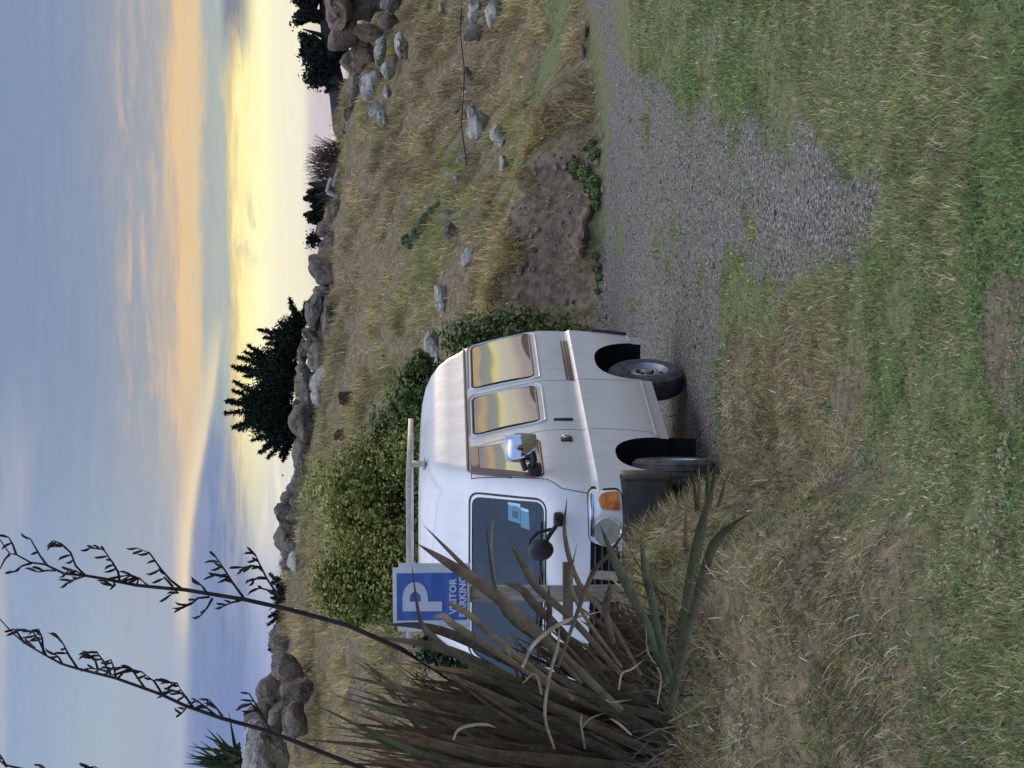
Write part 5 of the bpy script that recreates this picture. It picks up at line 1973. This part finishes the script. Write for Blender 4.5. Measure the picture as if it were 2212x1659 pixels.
sp = [q5(*p) for p in [(335, 315), (330, 380), (255, 450), (270, 500), (300, 470), (250, 560), (265, 600), (250, 720), (245, 770), (260, 830), (250, 900), (255, 930), (300, 880), (350, 940), (300, 640), (340, 420), (370, 350)]]
spiky_conifer('conifer_tree', 'low dark conifer crossed by the right-hand flower stalk', None, 51.5, (362, 618, 48, 16), 2600, sp, NEED, 640, 0.06)


def leaning_tree():
    Y = 50.5
    b0 = at(*p3(740, 890), Y)
    root = empty('leaning_tree', b0)
    tag(root, 'wind-bent dark tree with a nearly level trunk above the right-hand rocks', 'tree', 'trees on the ridge')
    tr = [at(*p3(x, y), Y) - b0 for x, y in ((800, 925), (740, 880), (700, 800), (690, 700), (682, 600), (665, 500), (640, 380), (620, 240), (600, 80), (590, -120))]
    b_ = MB()
    b_.tube([tuple(p) for p in tr], [.20, .20, .19, .19, .20, .20, .18, .16, .13, .1], 9)
    for x, y in ((520, 400), (470, 300), (460, 180), (440, 60), (550, 520), (560, 480)):
        e = at(*p3(x, y), Y + random.uniform(-.5, .5)) - b0
        s = min(tr[4:], key=lambda q: (q - e).length)
        b_.tube([tuple(s), tuple(s.lerp(e, .5) + Vector((0, 0, -.05))), tuple(e)], [.08, .05, .015], 6)
    b_.build('trunk', M['bark'], root, True)
    cen, nr = [], []
    blobs = [(600, 480, 130, 75), (560, 330, 110, 105), (560, 230, 120, 80), (530, 130, 125, 85), (530, 40, 130, 80), (520, -60, 130, 90), (640, 420, 105, 60), (650, 520, 75, 50), (660, 330, 80, 70), (500, 90, 95, 60),
             (640, 180, 60, 80)]
    for x, y, rx, ry in blobs:
        c = at(*p3(x, y), Y)
        k = Y / FOC * .3472
        m = int(rx * ry * 0.26)
        d = rng.normal(size=(m, 3))
        d /= np.linalg.norm(d, axis=1)[:, None]
        r_ = rng.random(m) ** .5
        cl = np.array(c)[None] + d * r_[:, None] * np.array([ry * k, ry * k, rx * k])
        cl += rng.normal(0, .05, cl.shape)
        # leave holes: drop leaves of a few spheres
        hole = fbm(cl[:, 0] * 2.2 + 9, cl[:, 2] * 2.2, 401, 2)
        cl2 = cl[hole < .62]
        cen.append(cl2)
        nr.append(d[hole < .62])
    cen = np.concatenate(cen)
    nr = np.concatenate(nr)
    m = len(cen)
    V_, T, C = leaf_cloud(cen, nr, 0.055 * (0.6 + 0.9 * rng.random(m)), pal(rng.integers(0, 5, m), [(26, 32, 30), (32, 40, 34), (40, 46, 38), (28, 36, 36), (48, 50, 40)]), .45, .2)
    link('crown', tri_mesh('crown', V_ - np.array(b0), T, C), M['needle'], root)


leaning_tree()


def bare_scrub():
    Y = 49.6
    b0 = at(*p3(800, 1060), Y)
    root = empty('bare_scrub', b0)
    tag(root, 'brown half-bare scrub with fine twigs between the rocks on the ridge', 'shrub', 'scrub on the ridge')
    b_ = MB()
    k = Y / FOC * .3472
    for i in range(150):
        y0 = random.uniform(900, 1240)
        x0 = random.uniform(690, 800)
        s = at(*p3(x0, y0), Y + random.uniform(-.4, .4)) - b0
        top = random.uniform(470, 620) if y0 < 1150 else random.uniform(500, 620)
        e = at(*p3(top + abs(y0 - 1040) * .25, y0 + random.gauss(0, 45)), Y + random.uniform(-.6, .6)) - b0
        m = s.lerp(e, .55) + Vector((random.gauss(0, .08), 0, 0))
        b_.tube([tuple(s), tuple(m), tuple(e)], [.020, .013, .005], 4, False)
        for q in range(2):
            f = e + Vector((random.gauss(0, .14), random.gauss(0, .1), random.uniform(-.05, .12)))
            b_.tube([tuple(m), tuple(f)], [.009, .003], 3, False)
    b_.build('twigs', M['twig'], root)
    n = 5200
    y = rng.uniform(895, 1260, n)
    x = 655 + np.abs(y - 1080) * .12 + rng.random(n) ** .8 * 150
    c = np.array([tuple(at(*p3(a, bb), Y + .6 * (random.random() - .7))) for a, bb in zip(x, y)]) - np.array(b0)
    nr = rng.normal(size=(n, 3)) + np.array([0, -.8, .3])
    V_, T, C = leaf_cloud(c, nr, .05 * (0.6 + rng.random(n)), pal(rng.integers(0, 4, n), [(84, 66, 56), (98, 78, 66), (72, 58, 52), (110, 92, 76)]), .3, .1)
    link('brush', tri_mesh('brush', V_, T, C), M['needle'], root)
    # leafy dark shrub left of it
    b1 = at(*p3(690, 1330), Y + .4)
    root = empty('dark_scrub', b1)
    tag(root, 'dark leafy scrub topping the ridge behind the cracked boulder', 'shrub', 'scrub on the ridge')
    n = 4200
    y = rng.uniform(1140, 1440, n)
    top = 505 + 25 * np.sin(y * .05) + 18 * np.sin(y * .13 + 1) + np.clip(y - 1360, 0, 100) * .8
    x = top + rng.random(n) ** 1.3 * 130
    c = np.array([tuple(at(*p3(a, bb), Y + .4 + .6 * (random.random() - .5))) for a, bb in zip(x, y)]) - np.array(b1)
    V_, T, C = leaf_cloud(c, rng.normal(size=(n, 3)), .05 * (0.6 + rng.random(n)), pal(rng.integers(0, 4, n), [(46, 46, 36), (56, 54, 42), (66, 58, 46), (40, 42, 36)]), .5, .2)
    link('foliage', tri_mesh('foliage', V_, T, C), M['needle'], root)
    b_ = MB()
    for i in range(14):
        y0 = random.uniform(1170, 1420)
        s = at(*p3(690, y0), Y + .4) - b1
        e = at(*p3(random.uniform(490, 540), y0 + random.gauss(0, 25)), Y + .4) - b1
        b_.tube([tuple(s), tuple(s.lerp(e, .6) + Vector((random.gauss(0, .05), 0, 0))), tuple(e)], [.03, .02, .006], 5)
    b_.build('stem', M['twig'], root, True)
    b2 = at(*p3(550, 1490), Y)
    root = empty('dark_scrub', b2)
    tag(root, 'tiny dark tuft of leaves on top of the small round boulder', 'shrub', 'scrub on the ridge')
    n = 260
    c = rng.normal(size=(n, 3)) * np.array([.10, .08, .08])
    V_, T, C = leaf_cloud(c + np.array([0, 0, .08]), rng.normal(size=(n, 3)), .045 * (0.6 + rng.random(n)), pal(rng.integers(0, 3, n), [(34, 34, 32), (44, 42, 38), (38, 40, 34)]), .5, .2)
    link('foliage', tri_mesh('foliage', V_, T, C), M['needle'], root)
    # bleached poles leaning in the scrub
    for pts_, lab in (((690, 1050, 650, 1160), 'upper bleached pole leaning in the brown scrub'), ((640, 1110, 612, 1195), 'short bleached pole at the left of the brown scrub'), ((612, 1195, 680, 1225), 'grey pole end sticking down left of the brown scrub')):
        a = at(*p3(pts_[0], pts_[1]), Y - 0.7)
        e = at(*p3(pts_[2], pts_[3]), Y - 0.7)
        b_ = MB()
        b_.tube([(0, 0, 0), tuple((e - a) * .5 + Vector((0, 0, .01))), tuple(e - a)], [.05, .045, .04], 7)
        o = b_.build('fallen_pole', M['wood_pale'], None, True)
        o.location = a
        tag(o, lab, 'pole', 'bleached poles on the ridge')


bare_scrub()


def spiky_plant():
    Y = 40.0
    b0 = at(10, 520, Y)
    root = empty('spiky_plant', b0)
    tag(root, 'green sword-leaved plant on the skyline at the left edge', 'plant')
    for i in range(46):
        an = random.gauss(0, .55)
        ln = random.uniform(.6, 1.05)
        b_ = MB()
        tip = Vector((math.sin(an) * ln, random.gauss(0, .25), math.cos(an) * ln))
        s = Vector((random.gauss(0, .18), random.gauss(0, .1), 0))
        wv = Vector((math.cos(an), 0, -math.sin(an))) * .035
        m = s.lerp(tip, .5) + Vector((0, -.03, 0))
        b_.add([s - wv, s + wv, m - wv * .9, m + wv * .9, tip, m + Vector((0, .02, 0))], [(0, 1, 5), (0, 5, 2), (1, 3, 5), (2, 5, 4), (5, 3, 4)])
        me = b_.mesh('leaf')
        at2 = me.color_attributes.new('Col', 'FLOAT_COLOR', 'POINT')
        cc = lin(*random.choice([(70, 82, 50), (56, 68, 44), (88, 98, 60), (48, 58, 42)]))
        at2.data.foreach_set('color', np.tile(np.array(cc, np.float32), len(me.vertices)))
        link('leaf', me, M['flax'], root)


spiky_plant()

# pipe lying along the slope
b = MB()
pp_ = [hit(*p3(x, y)) for x, y in ((1500, 60), (1500, 240), (1512, 330), (1520, 430), (1520, 560), (1512, 700), (1505, 780), (1520, 870), (1535, 960), (1542, 1040))]
b.tube([tuple(p + Vector((0, -0.25, 0.16))) for p in pp_], 0.011, 6)
o = b.build('water_pipe', M['pipe'], None, True)
tag(o, 'thin black pipe running across the slope past the white rocks', 'pipe')

# dead sticks at the bank
for k, (a, e, lab) in enumerate([((1150, 415, 1222, 440), None, 'bare stick poking from the bank above the dark weeds'), ((1240, 285, 1300, 300), None, 'thin pale stick lying on the bank by the weeds')]):
    y0, x0 = a[1], a[0]
    p = hit(1659 - a[1], a[0])
    q = hit(1659 - a[3], a[2])
    b = MB()
    b.tube([tuple(p + Vector((0, -.1, .06))), tuple(p.lerp(q, .5) + Vector((0, -.15, .10))), tuple(q + Vector((0, -.1, .05)))], [.014, .011, .005], 5)
    b.tube([tuple(p.lerp(q, .4) + Vector((0, -.15, .09))), tuple(p.lerp(q, .7) + Vector((.12, -.2, .16)))], [.008, .003], 4)
    o = b.build('dead_stick', M['twig'], None, True)
    tag(o, lab, 'stick')


# ------------------------------------------------------------------ the flax in front
FLAX_Y = 11.6
fb = at(120, 1600, FLAX_Y)
fb.z = float(zt(fb.x, FLAX_Y))
flax = empty('flax_plant', fb)
tag(flax, 'big bronze flax clump with sword leaves and two tall seed stalks', 'plant')
BRONZE = [(102, 90, 66), (116, 102, 76), (86, 77, 58), (96, 92, 64), (128, 112, 80), (78, 70, 54), (110, 100, 70)]
OLIVE = [(88, 92, 60), (100, 104, 70), (78, 86, 58)]
DRY = [(176, 160, 126), (196, 182, 150), (150, 134, 104), (124, 106, 82)]
RED = [(116, 66, 50), (104, 68, 50)]


def leaf(pts, wd, colr, fold=0.35, tipc=None, twist=0.0, tear=0.0):
    """sword leaf along control points (world); colr base colour; keel folded"""
    P = [Vector(p) for p in pts]
    # Catmull-Rom resample
    Q = []
    n = 16
    ext = [P[0] * 2 - P[1]] + P + [P[-1] * 2 - P[-2]]
    for i in range(n + 1):
        s = i / n * (len(P) - 1)
        k = min(int(s), len(P) - 2)
        t = s - k
        a, b_, c, d = ext[k], ext[k + 1], ext[k + 2], ext[k + 3]
        Q.append(0.5 * ((2 * b_) + (c - a) * t + (2 * a - 5 * b_ + 4 * c - d) * t * t + (3 * b_ - a - 3 * c + d) * t ** 3))
    vs, cs = [], []
    c0 = np.array(colr)
    ct = np.array(tipc if tipc is not None else colr)
    ph = random.random() * 6.28
    for i, q in enumerate(Q):
        t = i / n
        tg = (Q[min(i + 1, n)] - Q[max(i - 1, 0)]).normalized()
        side = tg.cross(Vector((math.sin(twist * t) * .8, -1, 0.25)).normalized())
        if side.length < 1e-3:
            side = Vector((1, 0, 0))
        side.normalize()
        nrm = side.cross(tg).normalized()
        if nrm.y > 0:
            nrm = -nrm
        wl = wd * (0.62 + 0.38 * math.sin(min(t * 2.2, 1.0) * math.pi / 2)) * (1 - max(0, (t - .62) / .38) ** 1.5) * (1 + .05 * math.sin(t * 9 + ph))
        wl = max(wl, 0.0012)
        vs += [q - side * wl / 2 - nrm * wl * fold * -0.5, q - nrm * wl * fold * 0.5 * 0, q + side * wl / 2 - nrm * wl * fold * -0.5]
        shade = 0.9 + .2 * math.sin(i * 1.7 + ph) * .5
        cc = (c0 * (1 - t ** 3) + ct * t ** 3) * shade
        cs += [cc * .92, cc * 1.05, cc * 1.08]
    tris = []
    for i in range(n):
        for j in range(2):
            a = i * 3 + j
            tris += [(a, a + 1, a + 4), (a, a + 4, a + 3)]
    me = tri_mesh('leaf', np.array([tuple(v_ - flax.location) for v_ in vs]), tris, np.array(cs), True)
    return link('leaf', me, M['flax'], flax)


def z2(zx, zy):   # crop at (1500,1900)
    return 616.6 - .3472 * zy, 822.9 + .3472 * zx


def zpt(p, Y):
    return at(*z2(*p), Y)


def lc(t):
    return lin(*random.choice(t))[:3]


# leaves that can be told apart against the van and the sign
named = [
    ([(1500, 1420), (1060, 1010), (700, 690), (420, 500), (222, 378)], .085, BRONZE[1], 11.2, RED[0]),
    ([(1480, 1400), (1000, 960), (640, 640), (450, 450), (262, 262)], .040, BRONZE[4], 11.3, BRONZE[2]),
    ([(1300, 1200), (900, 930), (760, 790), (700, 600), (650, 240)], .034, OLIVE[2], 11.35, OLIVE[2]),
    ([(1500, 1200), (1200, 860), (980, 660), (880, 500), (790, 345)], .058, BRONZE[0], 11.2, BRONZE[2]),
    ([(1620, 1200), (1420, 850), (1230, 620), (1145, 330), (1158, 92)], .040, BRONZE[4], 11.25, BRONZE[2]),
    ([(1780, 1250), (1660, 900), (1540, 650), (1450, 470), (1360, 255)], .072, OLIVE[0], 11.0, BRONZE[2]),
    ([(1100, 1150), (1230, 790), (1320, 560), (1430, 430), (1630, 140)], .034, BRONZE[6], 11.05, BRONZE[2]),
    ([(1820, 1250), (1740, 1000), (1690, 740), (1640, 520), (1618, 308)], .060, OLIVE[2], 10.9, OLIVE[1]),
    ([(1800, 1450), (1880, 950), (1940, 560), (2000, 260), (2090, -50)], .080, OLIVE[0], 10.7, BRONZE[2]),
    ([(1820, 1350), (1920, 900), (2030, 500), (2110, 330), (2290, 190)], .066, BRONZE[3], 10.6, BRONZE[2]),
    ([(1200, 1350), (760, 1010), (560, 830), (480, 780), (402, 738)], .050, BRONZE[4], 11.3, RED[0]),
    ([(1100, 1300), (640, 1000), (450, 880), (390, 830), (320, 840)], .055, BRONZE[1], 11.4, (150, 112, 92)),
    ([(1000, 1350), (560, 1130), (330, 960), (245, 850), (190, 500)], .042, BRONZE[2], 11.5, RED[1]),
    ([(1420, 1250), (1100, 900), (960, 760), (870, 660), (740, 620)], .070, BRONZE[2], 11.4, BRONZE[0]),
    ([(1500, 1150), (1300, 880), (1220, 740), (1180, 600), (1220, 380)], .030, BRONZE[4], 11.1, BRONZE[4]),
    ([(1300, 1550), (980, 1220), (620, 1020), (300, 900), (20, 880)], .080, BRONZE[2], 11.6, BRONZE[5]),
    ([(1350, 1600), (900, 1280), (520, 1080), (250, 1000), (-60, 960)], .075, BRONZE[3], 11.7, BRONZE[0]),
    ([(1250, 1250), (1060, 1020), (1050, 800), (1045, 640)], .045, BRONZE[2], 11.2, BRONZE[2]),
    ([(1450, 1000), (1400, 800), (1420, 700), (1425, 620)], .055, BRONZE[3], 11.1, BRONZE[2]),
]
for pts, wd, c, Y, tc_ in named:
    leaf([zpt(p, Y - .25 + .35 * k / len(pts)) for k, p in enumerate(pts)], wd * .70, lin(*c)[:3], .4, lin(*tc_)[:3])
# pale dry leaves hanging in front
for pts, wd, c, Y in [([(880, 1150), (940, 1020), (1050, 920), (1180, 850), (1380, 800)], .021, DRY[1], 10.9),
                      ([(1080, 1659), (1020, 1450), (1050, 1200), (1100, 1020), (1110, 880)], .017, DRY[0], 10.9),
                      ([(450, 1600), (480, 1540), (560, 1510), (660, 1505), (720, 1530)], .016, DRY[0], 10.9),
                      ([(880, 1250), (960, 1190), (1000, 1320), (990, 1200)], .010, DRY[0], 10.8),
                      ([(810, 1100), (775, 1000), (800, 970), (900, 1010)], .012, DRY[2], 10.9),
                      ([(1480, 1290), (1500, 1190), (1560, 1160), (1640, 1100)], .010, DRY[1], 10.7),
                      ([(1400, 1350), (1440, 1365), (1560, 1350)], .012, DRY[0], 10.7),
                      ([(1790, 1490), (1960, 1390), (2100, 1300), (2260, 1190)], .015, DRY[0], 10.6),
                      ([(1830, 1230), (1920, 1060), (2060, 820), (2120, 700)], .012, DRY[2], 10.6),
                      ([(1870, 1180), (2000, 1000), (2150, 820), (2230, 720)], .012, DRY[3], 10.55),
                      ([(1750, 1150), (1780, 900), (1780, 700)], .012, DRY[2], 10.8),
                      ([(1720, 1380), (1740, 1200), (1660, 1050), (1650, 900)], .010, DRY[0], 10.75),
                      ([(1270, 1659), (1245, 1500), (1250, 1430)], .012, DRY[2], 10.9),
                      ([(1250, 1530), (1300, 1470), (1400, 1430)], .010, DRY[2], 10.9),
                      ([(1560, 1570), (1480, 1500), (1420, 1465)], .012, DRY[1], 10.8),
                      ([(0, 1300), (60, 1350), (150, 1390), (260, 1440)], .022, DRY[1], 11.6),
                      ([(700, 220), (690, 330), (690, 430), (720, 640)], .010, DRY[2], 10.9)]:
    leaf([zpt(p, Y) for p in pts], wd, lin(*c)[:3], .2)
# the fan behind
nfan = 0
while nfan < 250:
    u0 = random.uniform(-110, 235)
    f = max(0, (u0 + 60) / 295)
    v0 = 1640 - 60 * f + random.gauss(0, 30)
    Y = FLAX_Y + random.uniform(-.35, .7)
    sp_ = random.random()
    ang = R(random.gauss(8 + 34 * f, 11)) if sp_ < .72 else R(random.gauss(30 + 25 * f, 12))
    ln = random.uniform(620, 980) * (1 - .22 * f) if sp_ < .72 else random.uniform(380, 640)
    if ang > R(52):
        ln *= .7
    droop = random.uniform(-.05, .22) if random.random() < .85 else random.uniform(.3, .6)
    pts, bad = [], False
    for k in range(5):
        t = k / 4
        a = ang + droop * t * t
        pu, pv = u0 + math.sin(a) * ln * t, v0 - math.cos(a) * ln * t
        pts.append(at(pu, pv, Y - .35 * t * (random.random() if k == 4 else .5)))
        bad = bad or (pu > 245 and pv < 1090) or (pu > 330 and pv < 1240) or (pu > 400 and pv < 1480) or pv < 640 - .5 * pu
    if bad:
        continue
    nfan += 1
    pts[0].z = min(pts[0].z, float(zt(pts[0].x, pts[0].y)) + .02)
    rr = random.random()
    c = lc(BRONZE) if rr < .74 else (lc(OLIVE) if rr < .86 else lc([(128, 104, 72), (150, 118, 80), (116, 92, 64)]))
    leaf(pts, random.uniform(.030, .066), c, random.uniform(.25, .5), lc(RED) if random.random() < .06 else None, random.uniform(-.8, .8))
# the thinner leaves crowded behind, too many to tell apart
_objs = []
nb = 0
while nb < 330:
    u0 = random.uniform(-120, 240)
    f = max(0, (u0 + 60) / 295)
    ang = R(random.gauss(10 + 36 * f, 13))
    ln = random.uniform(420, 900) * (1 - .2 * f)
    Y = FLAX_Y + random.uniform(.1, .9)
    v0 = 1630 - 60 * f + random.gauss(0, 30)
    dr = random.uniform(-.05, .25)
    pts, bad = [], False
    for k in range(4):
        t = k / 3
        a = ang + dr * t * t
        pu, pv = u0 + math.sin(a) * ln * t, v0 - math.cos(a) * ln * t
        bad = bad or (pu > 235 and pv < 1110) or (pu > 320 and pv < 1260) or (pu > 390 and pv < 1480) or pv < 660 - .5 * pu
        pts.append(at(pu, pv, Y))
    if bad:
        continue
    nb += 1
    _objs.append(leaf(pts, random.uniform(.018, .042), lc(BRONZE) if random.random() < .7 else lc(DRY[3:] + OLIVE), random.uniform(.2, .5), None, random.uniform(-.8, .8)))
vv, tt, cc_ = [], [], []
off_ = 0
for o in _objs:
    me = o.data
    n_ = len(me.vertices)
    a_ = np.empty(n_ * 3, np.float32)
    me.vertices.foreach_get('co', a_)
    t_ = np.empty(len(me.loops), np.int32)
    me.loops.foreach_get('vertex_index', t_)
    c_ = np.empty(n_ * 4, np.float32)
    me.color_attributes['Col'].data.foreach_get('color', c_)
    vv.append(a_.reshape(-1, 3))
    tt.append(t_.reshape(-1, 3) + off_)
    cc_.append(c_.reshape(-1, 4)[:, :3])
    off_ += n_
    bpy.data.objects.remove(o, do_unlink=True)
    bpy.data.meshes.remove(me)
lm = link('leaf_mass', tri_mesh('leaf_mass', np.concatenate(vv), np.concatenate(tt), np.concatenate(cc_), True), M['flax'], flax)
lm['kind'] = 'stuff'
# dead butts and litter at the base
b = MB()
for i in range(130):
    u0 = random.uniform(-40, 360)
    v0 = random.uniform(1500, 1660) - max(0, u0 - 250) * .3
    Y = FLAX_Y + random.uniform(-.75, -.1)
    s = at(u0, v0, Y)
    s.z = float(zt(s.x, s.y)) - .02
    a = R(random.gauss(8, 30))
    ln = random.uniform(.10, .42)
    e = s + Vector((math.sin(a) * ln, random.gauss(-.05, .12), abs(math.cos(a)) * ln))
    m = s.lerp(e, .55) + Vector((random.gauss(0, .03), 0, random.gauss(0, .02)))
    b.tube([tuple(s - fb), tuple(m - fb), tuple(e - fb)], [random.uniform(.004, .009), .005, .002], 4, False)
lo = b.build('dead_litter', M['stem'], flax)
lo['kind'] = 'stuff'


def z6(zx, zy):   # crop at (0,1974)
    return 1659 - (1083 + .3472 * zy), .3472 * zx


def pod(parent, p, d, ln):
    """curved dark seed capsule"""
    d = d.normalized()
    s = Vector((random.gauss(0, 1), random.gauss(0, 1), random.gauss(0, 1))).normalized() * ln * .16
    b_ = MB()
    b_.tube([tuple(p), tuple(p + d * ln * .35 + s * .6), tuple(p + d * ln * .7 + s * .8), tuple(p + d * ln)], [.003, .0072, .0068, .001], 6, False)
    return b_.build('seed_pod', M['stalk'], parent, True)


def flower_stalk(main, r0, r1, Y, branches):
    pts = [at(*z6(*p), Y) - fb for p in main]
    n = len(pts)
    b_ = MB()
    b_.tube([tuple(p) for p in pts], [r0 + (r1 - r0) * (k / (n - 1)) for k in range(n)], 8)
    heads = []
    for br in branches:
        q = [at(*z6(*p), Y + random.uniform(-.05, .05)) - fb for p in br[0]]
        b_.tube([tuple(p) for p in q], [.0075 - .004 * k / (len(q) - 1) for k in range(len(q))], 6)
        heads.append((q, br[1]))
    st_o = b_.build('flower_stalk', M['stalk'], flax, True)
    for q, npod in heads:
        for k in range(npod):
            t = 1 - (k / max(npod, 1)) * .75
            s = t * (len(q) - 1)
            j = min(int(s), len(q) - 2)
            p = q[j].lerp(q[j + 1], s - j)
            tg = (q[j + 1] - q[j]).normalized()
            # capsules hang over to the upper side, bending back up the stalk
            d = tg * random.uniform(.1, .6) + Vector((random.uniform(-.7, .45), random.gauss(0, .5), random.uniform(.3, 1.0)))
            pod(st_o, p, d, random.uniform(.045, .085))
    return st_o


flower_stalk([(3300, 1500), (2900, 1180), (2500, 920), (2160, 770), (1810, 675), (1520, 610), (1150, 550), (1050, 542), (850, 522), (640, 480), (520, 460), (400, 450), (280, 392), (190, 380), (100, 330), (60, 325), (-40, 180)],
             .015, .0028, 11.5, [
    ([(530, 462), (470, 400), (440, 320), (380, 262), (335, 245)], 7), ([(520, 460), (470, 432), (425, 430)], 4), ([(520, 465), (480, 480), (425, 502)], 4),
    ([(745, 500), (735, 440), (700, 380), (645, 300), (560, 290)], 8), ([(850, 520), (860, 490), (800, 460), (690, 475)], 6), ([(640, 490), (700, 525), (720, 515)], 3),
    ([(920, 525), (870, 480), (830, 465)], 3), ([(1135, 548), (1060, 490), (1000, 420), (930, 320), (850, 290)], 6), ([(1080, 545), (1110, 570), (1070, 575)], 2), ([(1075, 530), (1020, 470), (1015, 480)], 1),
    ([(1290, 575), (1260, 530), (1235, 505)], 2), ([(1300, 595), (1230, 602), (1190, 640), (1140, 660)], 5), ([(1320, 605), (1290, 660), (1250, 710)], 2),
    ([(1520, 605), (1450, 510), (1400, 430), (1345, 350)], 7), ([(1460, 520), (1400, 470), (1340, 460)], 5), ([(1500, 615), (1440, 630), (1385, 655)], 3),
    ([(1740, 600), (1660, 480), (1610, 380), (1585, 325)], 7), ([(1620, 410), (1560, 400), (1510, 410)], 4), ([(1700, 560), (1640, 545), (1615, 540)], 2), ([(1660, 480), (1600, 480), (1580, 490)], 3),
    ([(290, 395), (250, 340), (190, 235)], 2), ([(340, 430), (290, 430), (235, 440)], 2), ([(195, 385), (140, 400), (90, 435)], 2), ([(100, 330), (80, 270), (55, 225)], 2), ([(60, 330), (30, 360), (0, 420)], 1)])
flower_stalk([(2900, 1980), (2500, 1760), (2100, 1600), (1800, 1480), (1640, 1420), (1380, 1350), (1150, 1270), (1000, 1200), (720, 1100), (480, 1040), (380, 1010), (270, 950), (150, 880), (80, 820), (-40, 690)],
             .015, .0028, 11.8, [
    ([(1680, 1420), (1640, 1350), (1590, 1260), (1550, 1195)], 3), ([(1600, 1300), (1560, 1255), (1505, 1275)], 4), ([(1620, 1320), (1580, 1300), (1560, 1310)], 3),
    ([(1385, 1340), (1350, 1290), (1300, 1235)], 4), ([(1340, 1330), (1280, 1280), (1225, 1240)], 4), ([(1200, 1280), (1150, 1210), (1100, 1130), (1030, 1125)], 9), ([(1160, 1220), (1100, 1180), (1040, 1185)], 6),
    ([(1160, 1275), (1150, 1295), (1130, 1320)], 3), ([(1010, 1200), (960, 1120), (880, 1060), (840, 1050)], 5), ([(900, 1160), (830, 1060), (800, 1030), (760, 1030)], 6), ([(730, 1105), (780, 1050), (820, 1040)], 3),
    ([(720, 1095), (710, 1040), (690, 985)], 4), ([(690, 1080), (640, 990), (600, 935), (560, 940)], 6), ([(610, 1050), (590, 980), (580, 970)], 3), ([(670, 1060), (620, 1045), (560, 1040)], 3),
    ([(480, 1035), (430, 960), (395, 890), (360, 840)], 5), ([(385, 1005), (365, 970), (345, 955)], 2), ([(285, 955), (250, 880), (205, 810), (150, 795)], 5), ([(270, 940), (262, 850), (240, 795)], 4), ([(215, 915), (190, 885)], 2), ([(150, 880), (110, 820), (90, 795)], 2)])
# tips of a third stalk that mostly stands outside the frame
flower_stalk([(2400, 2300), (1600, 2050), (900, 1820), (560, 1730), (300, 1700), (30, 1640), (-60, 1560)], .017, .003, 12.0, [
    ([(40, 1650), (15, 1600), (0, 1575)], 3), ([(330, 1705), (290, 1670), (258, 1640)], 2), ([(640, 1740), (600, 1680), (545, 1645)], 4), ([(640, 1745), (620, 1670), (590, 1650)], 3)])

bpy.context.view_layer.update()
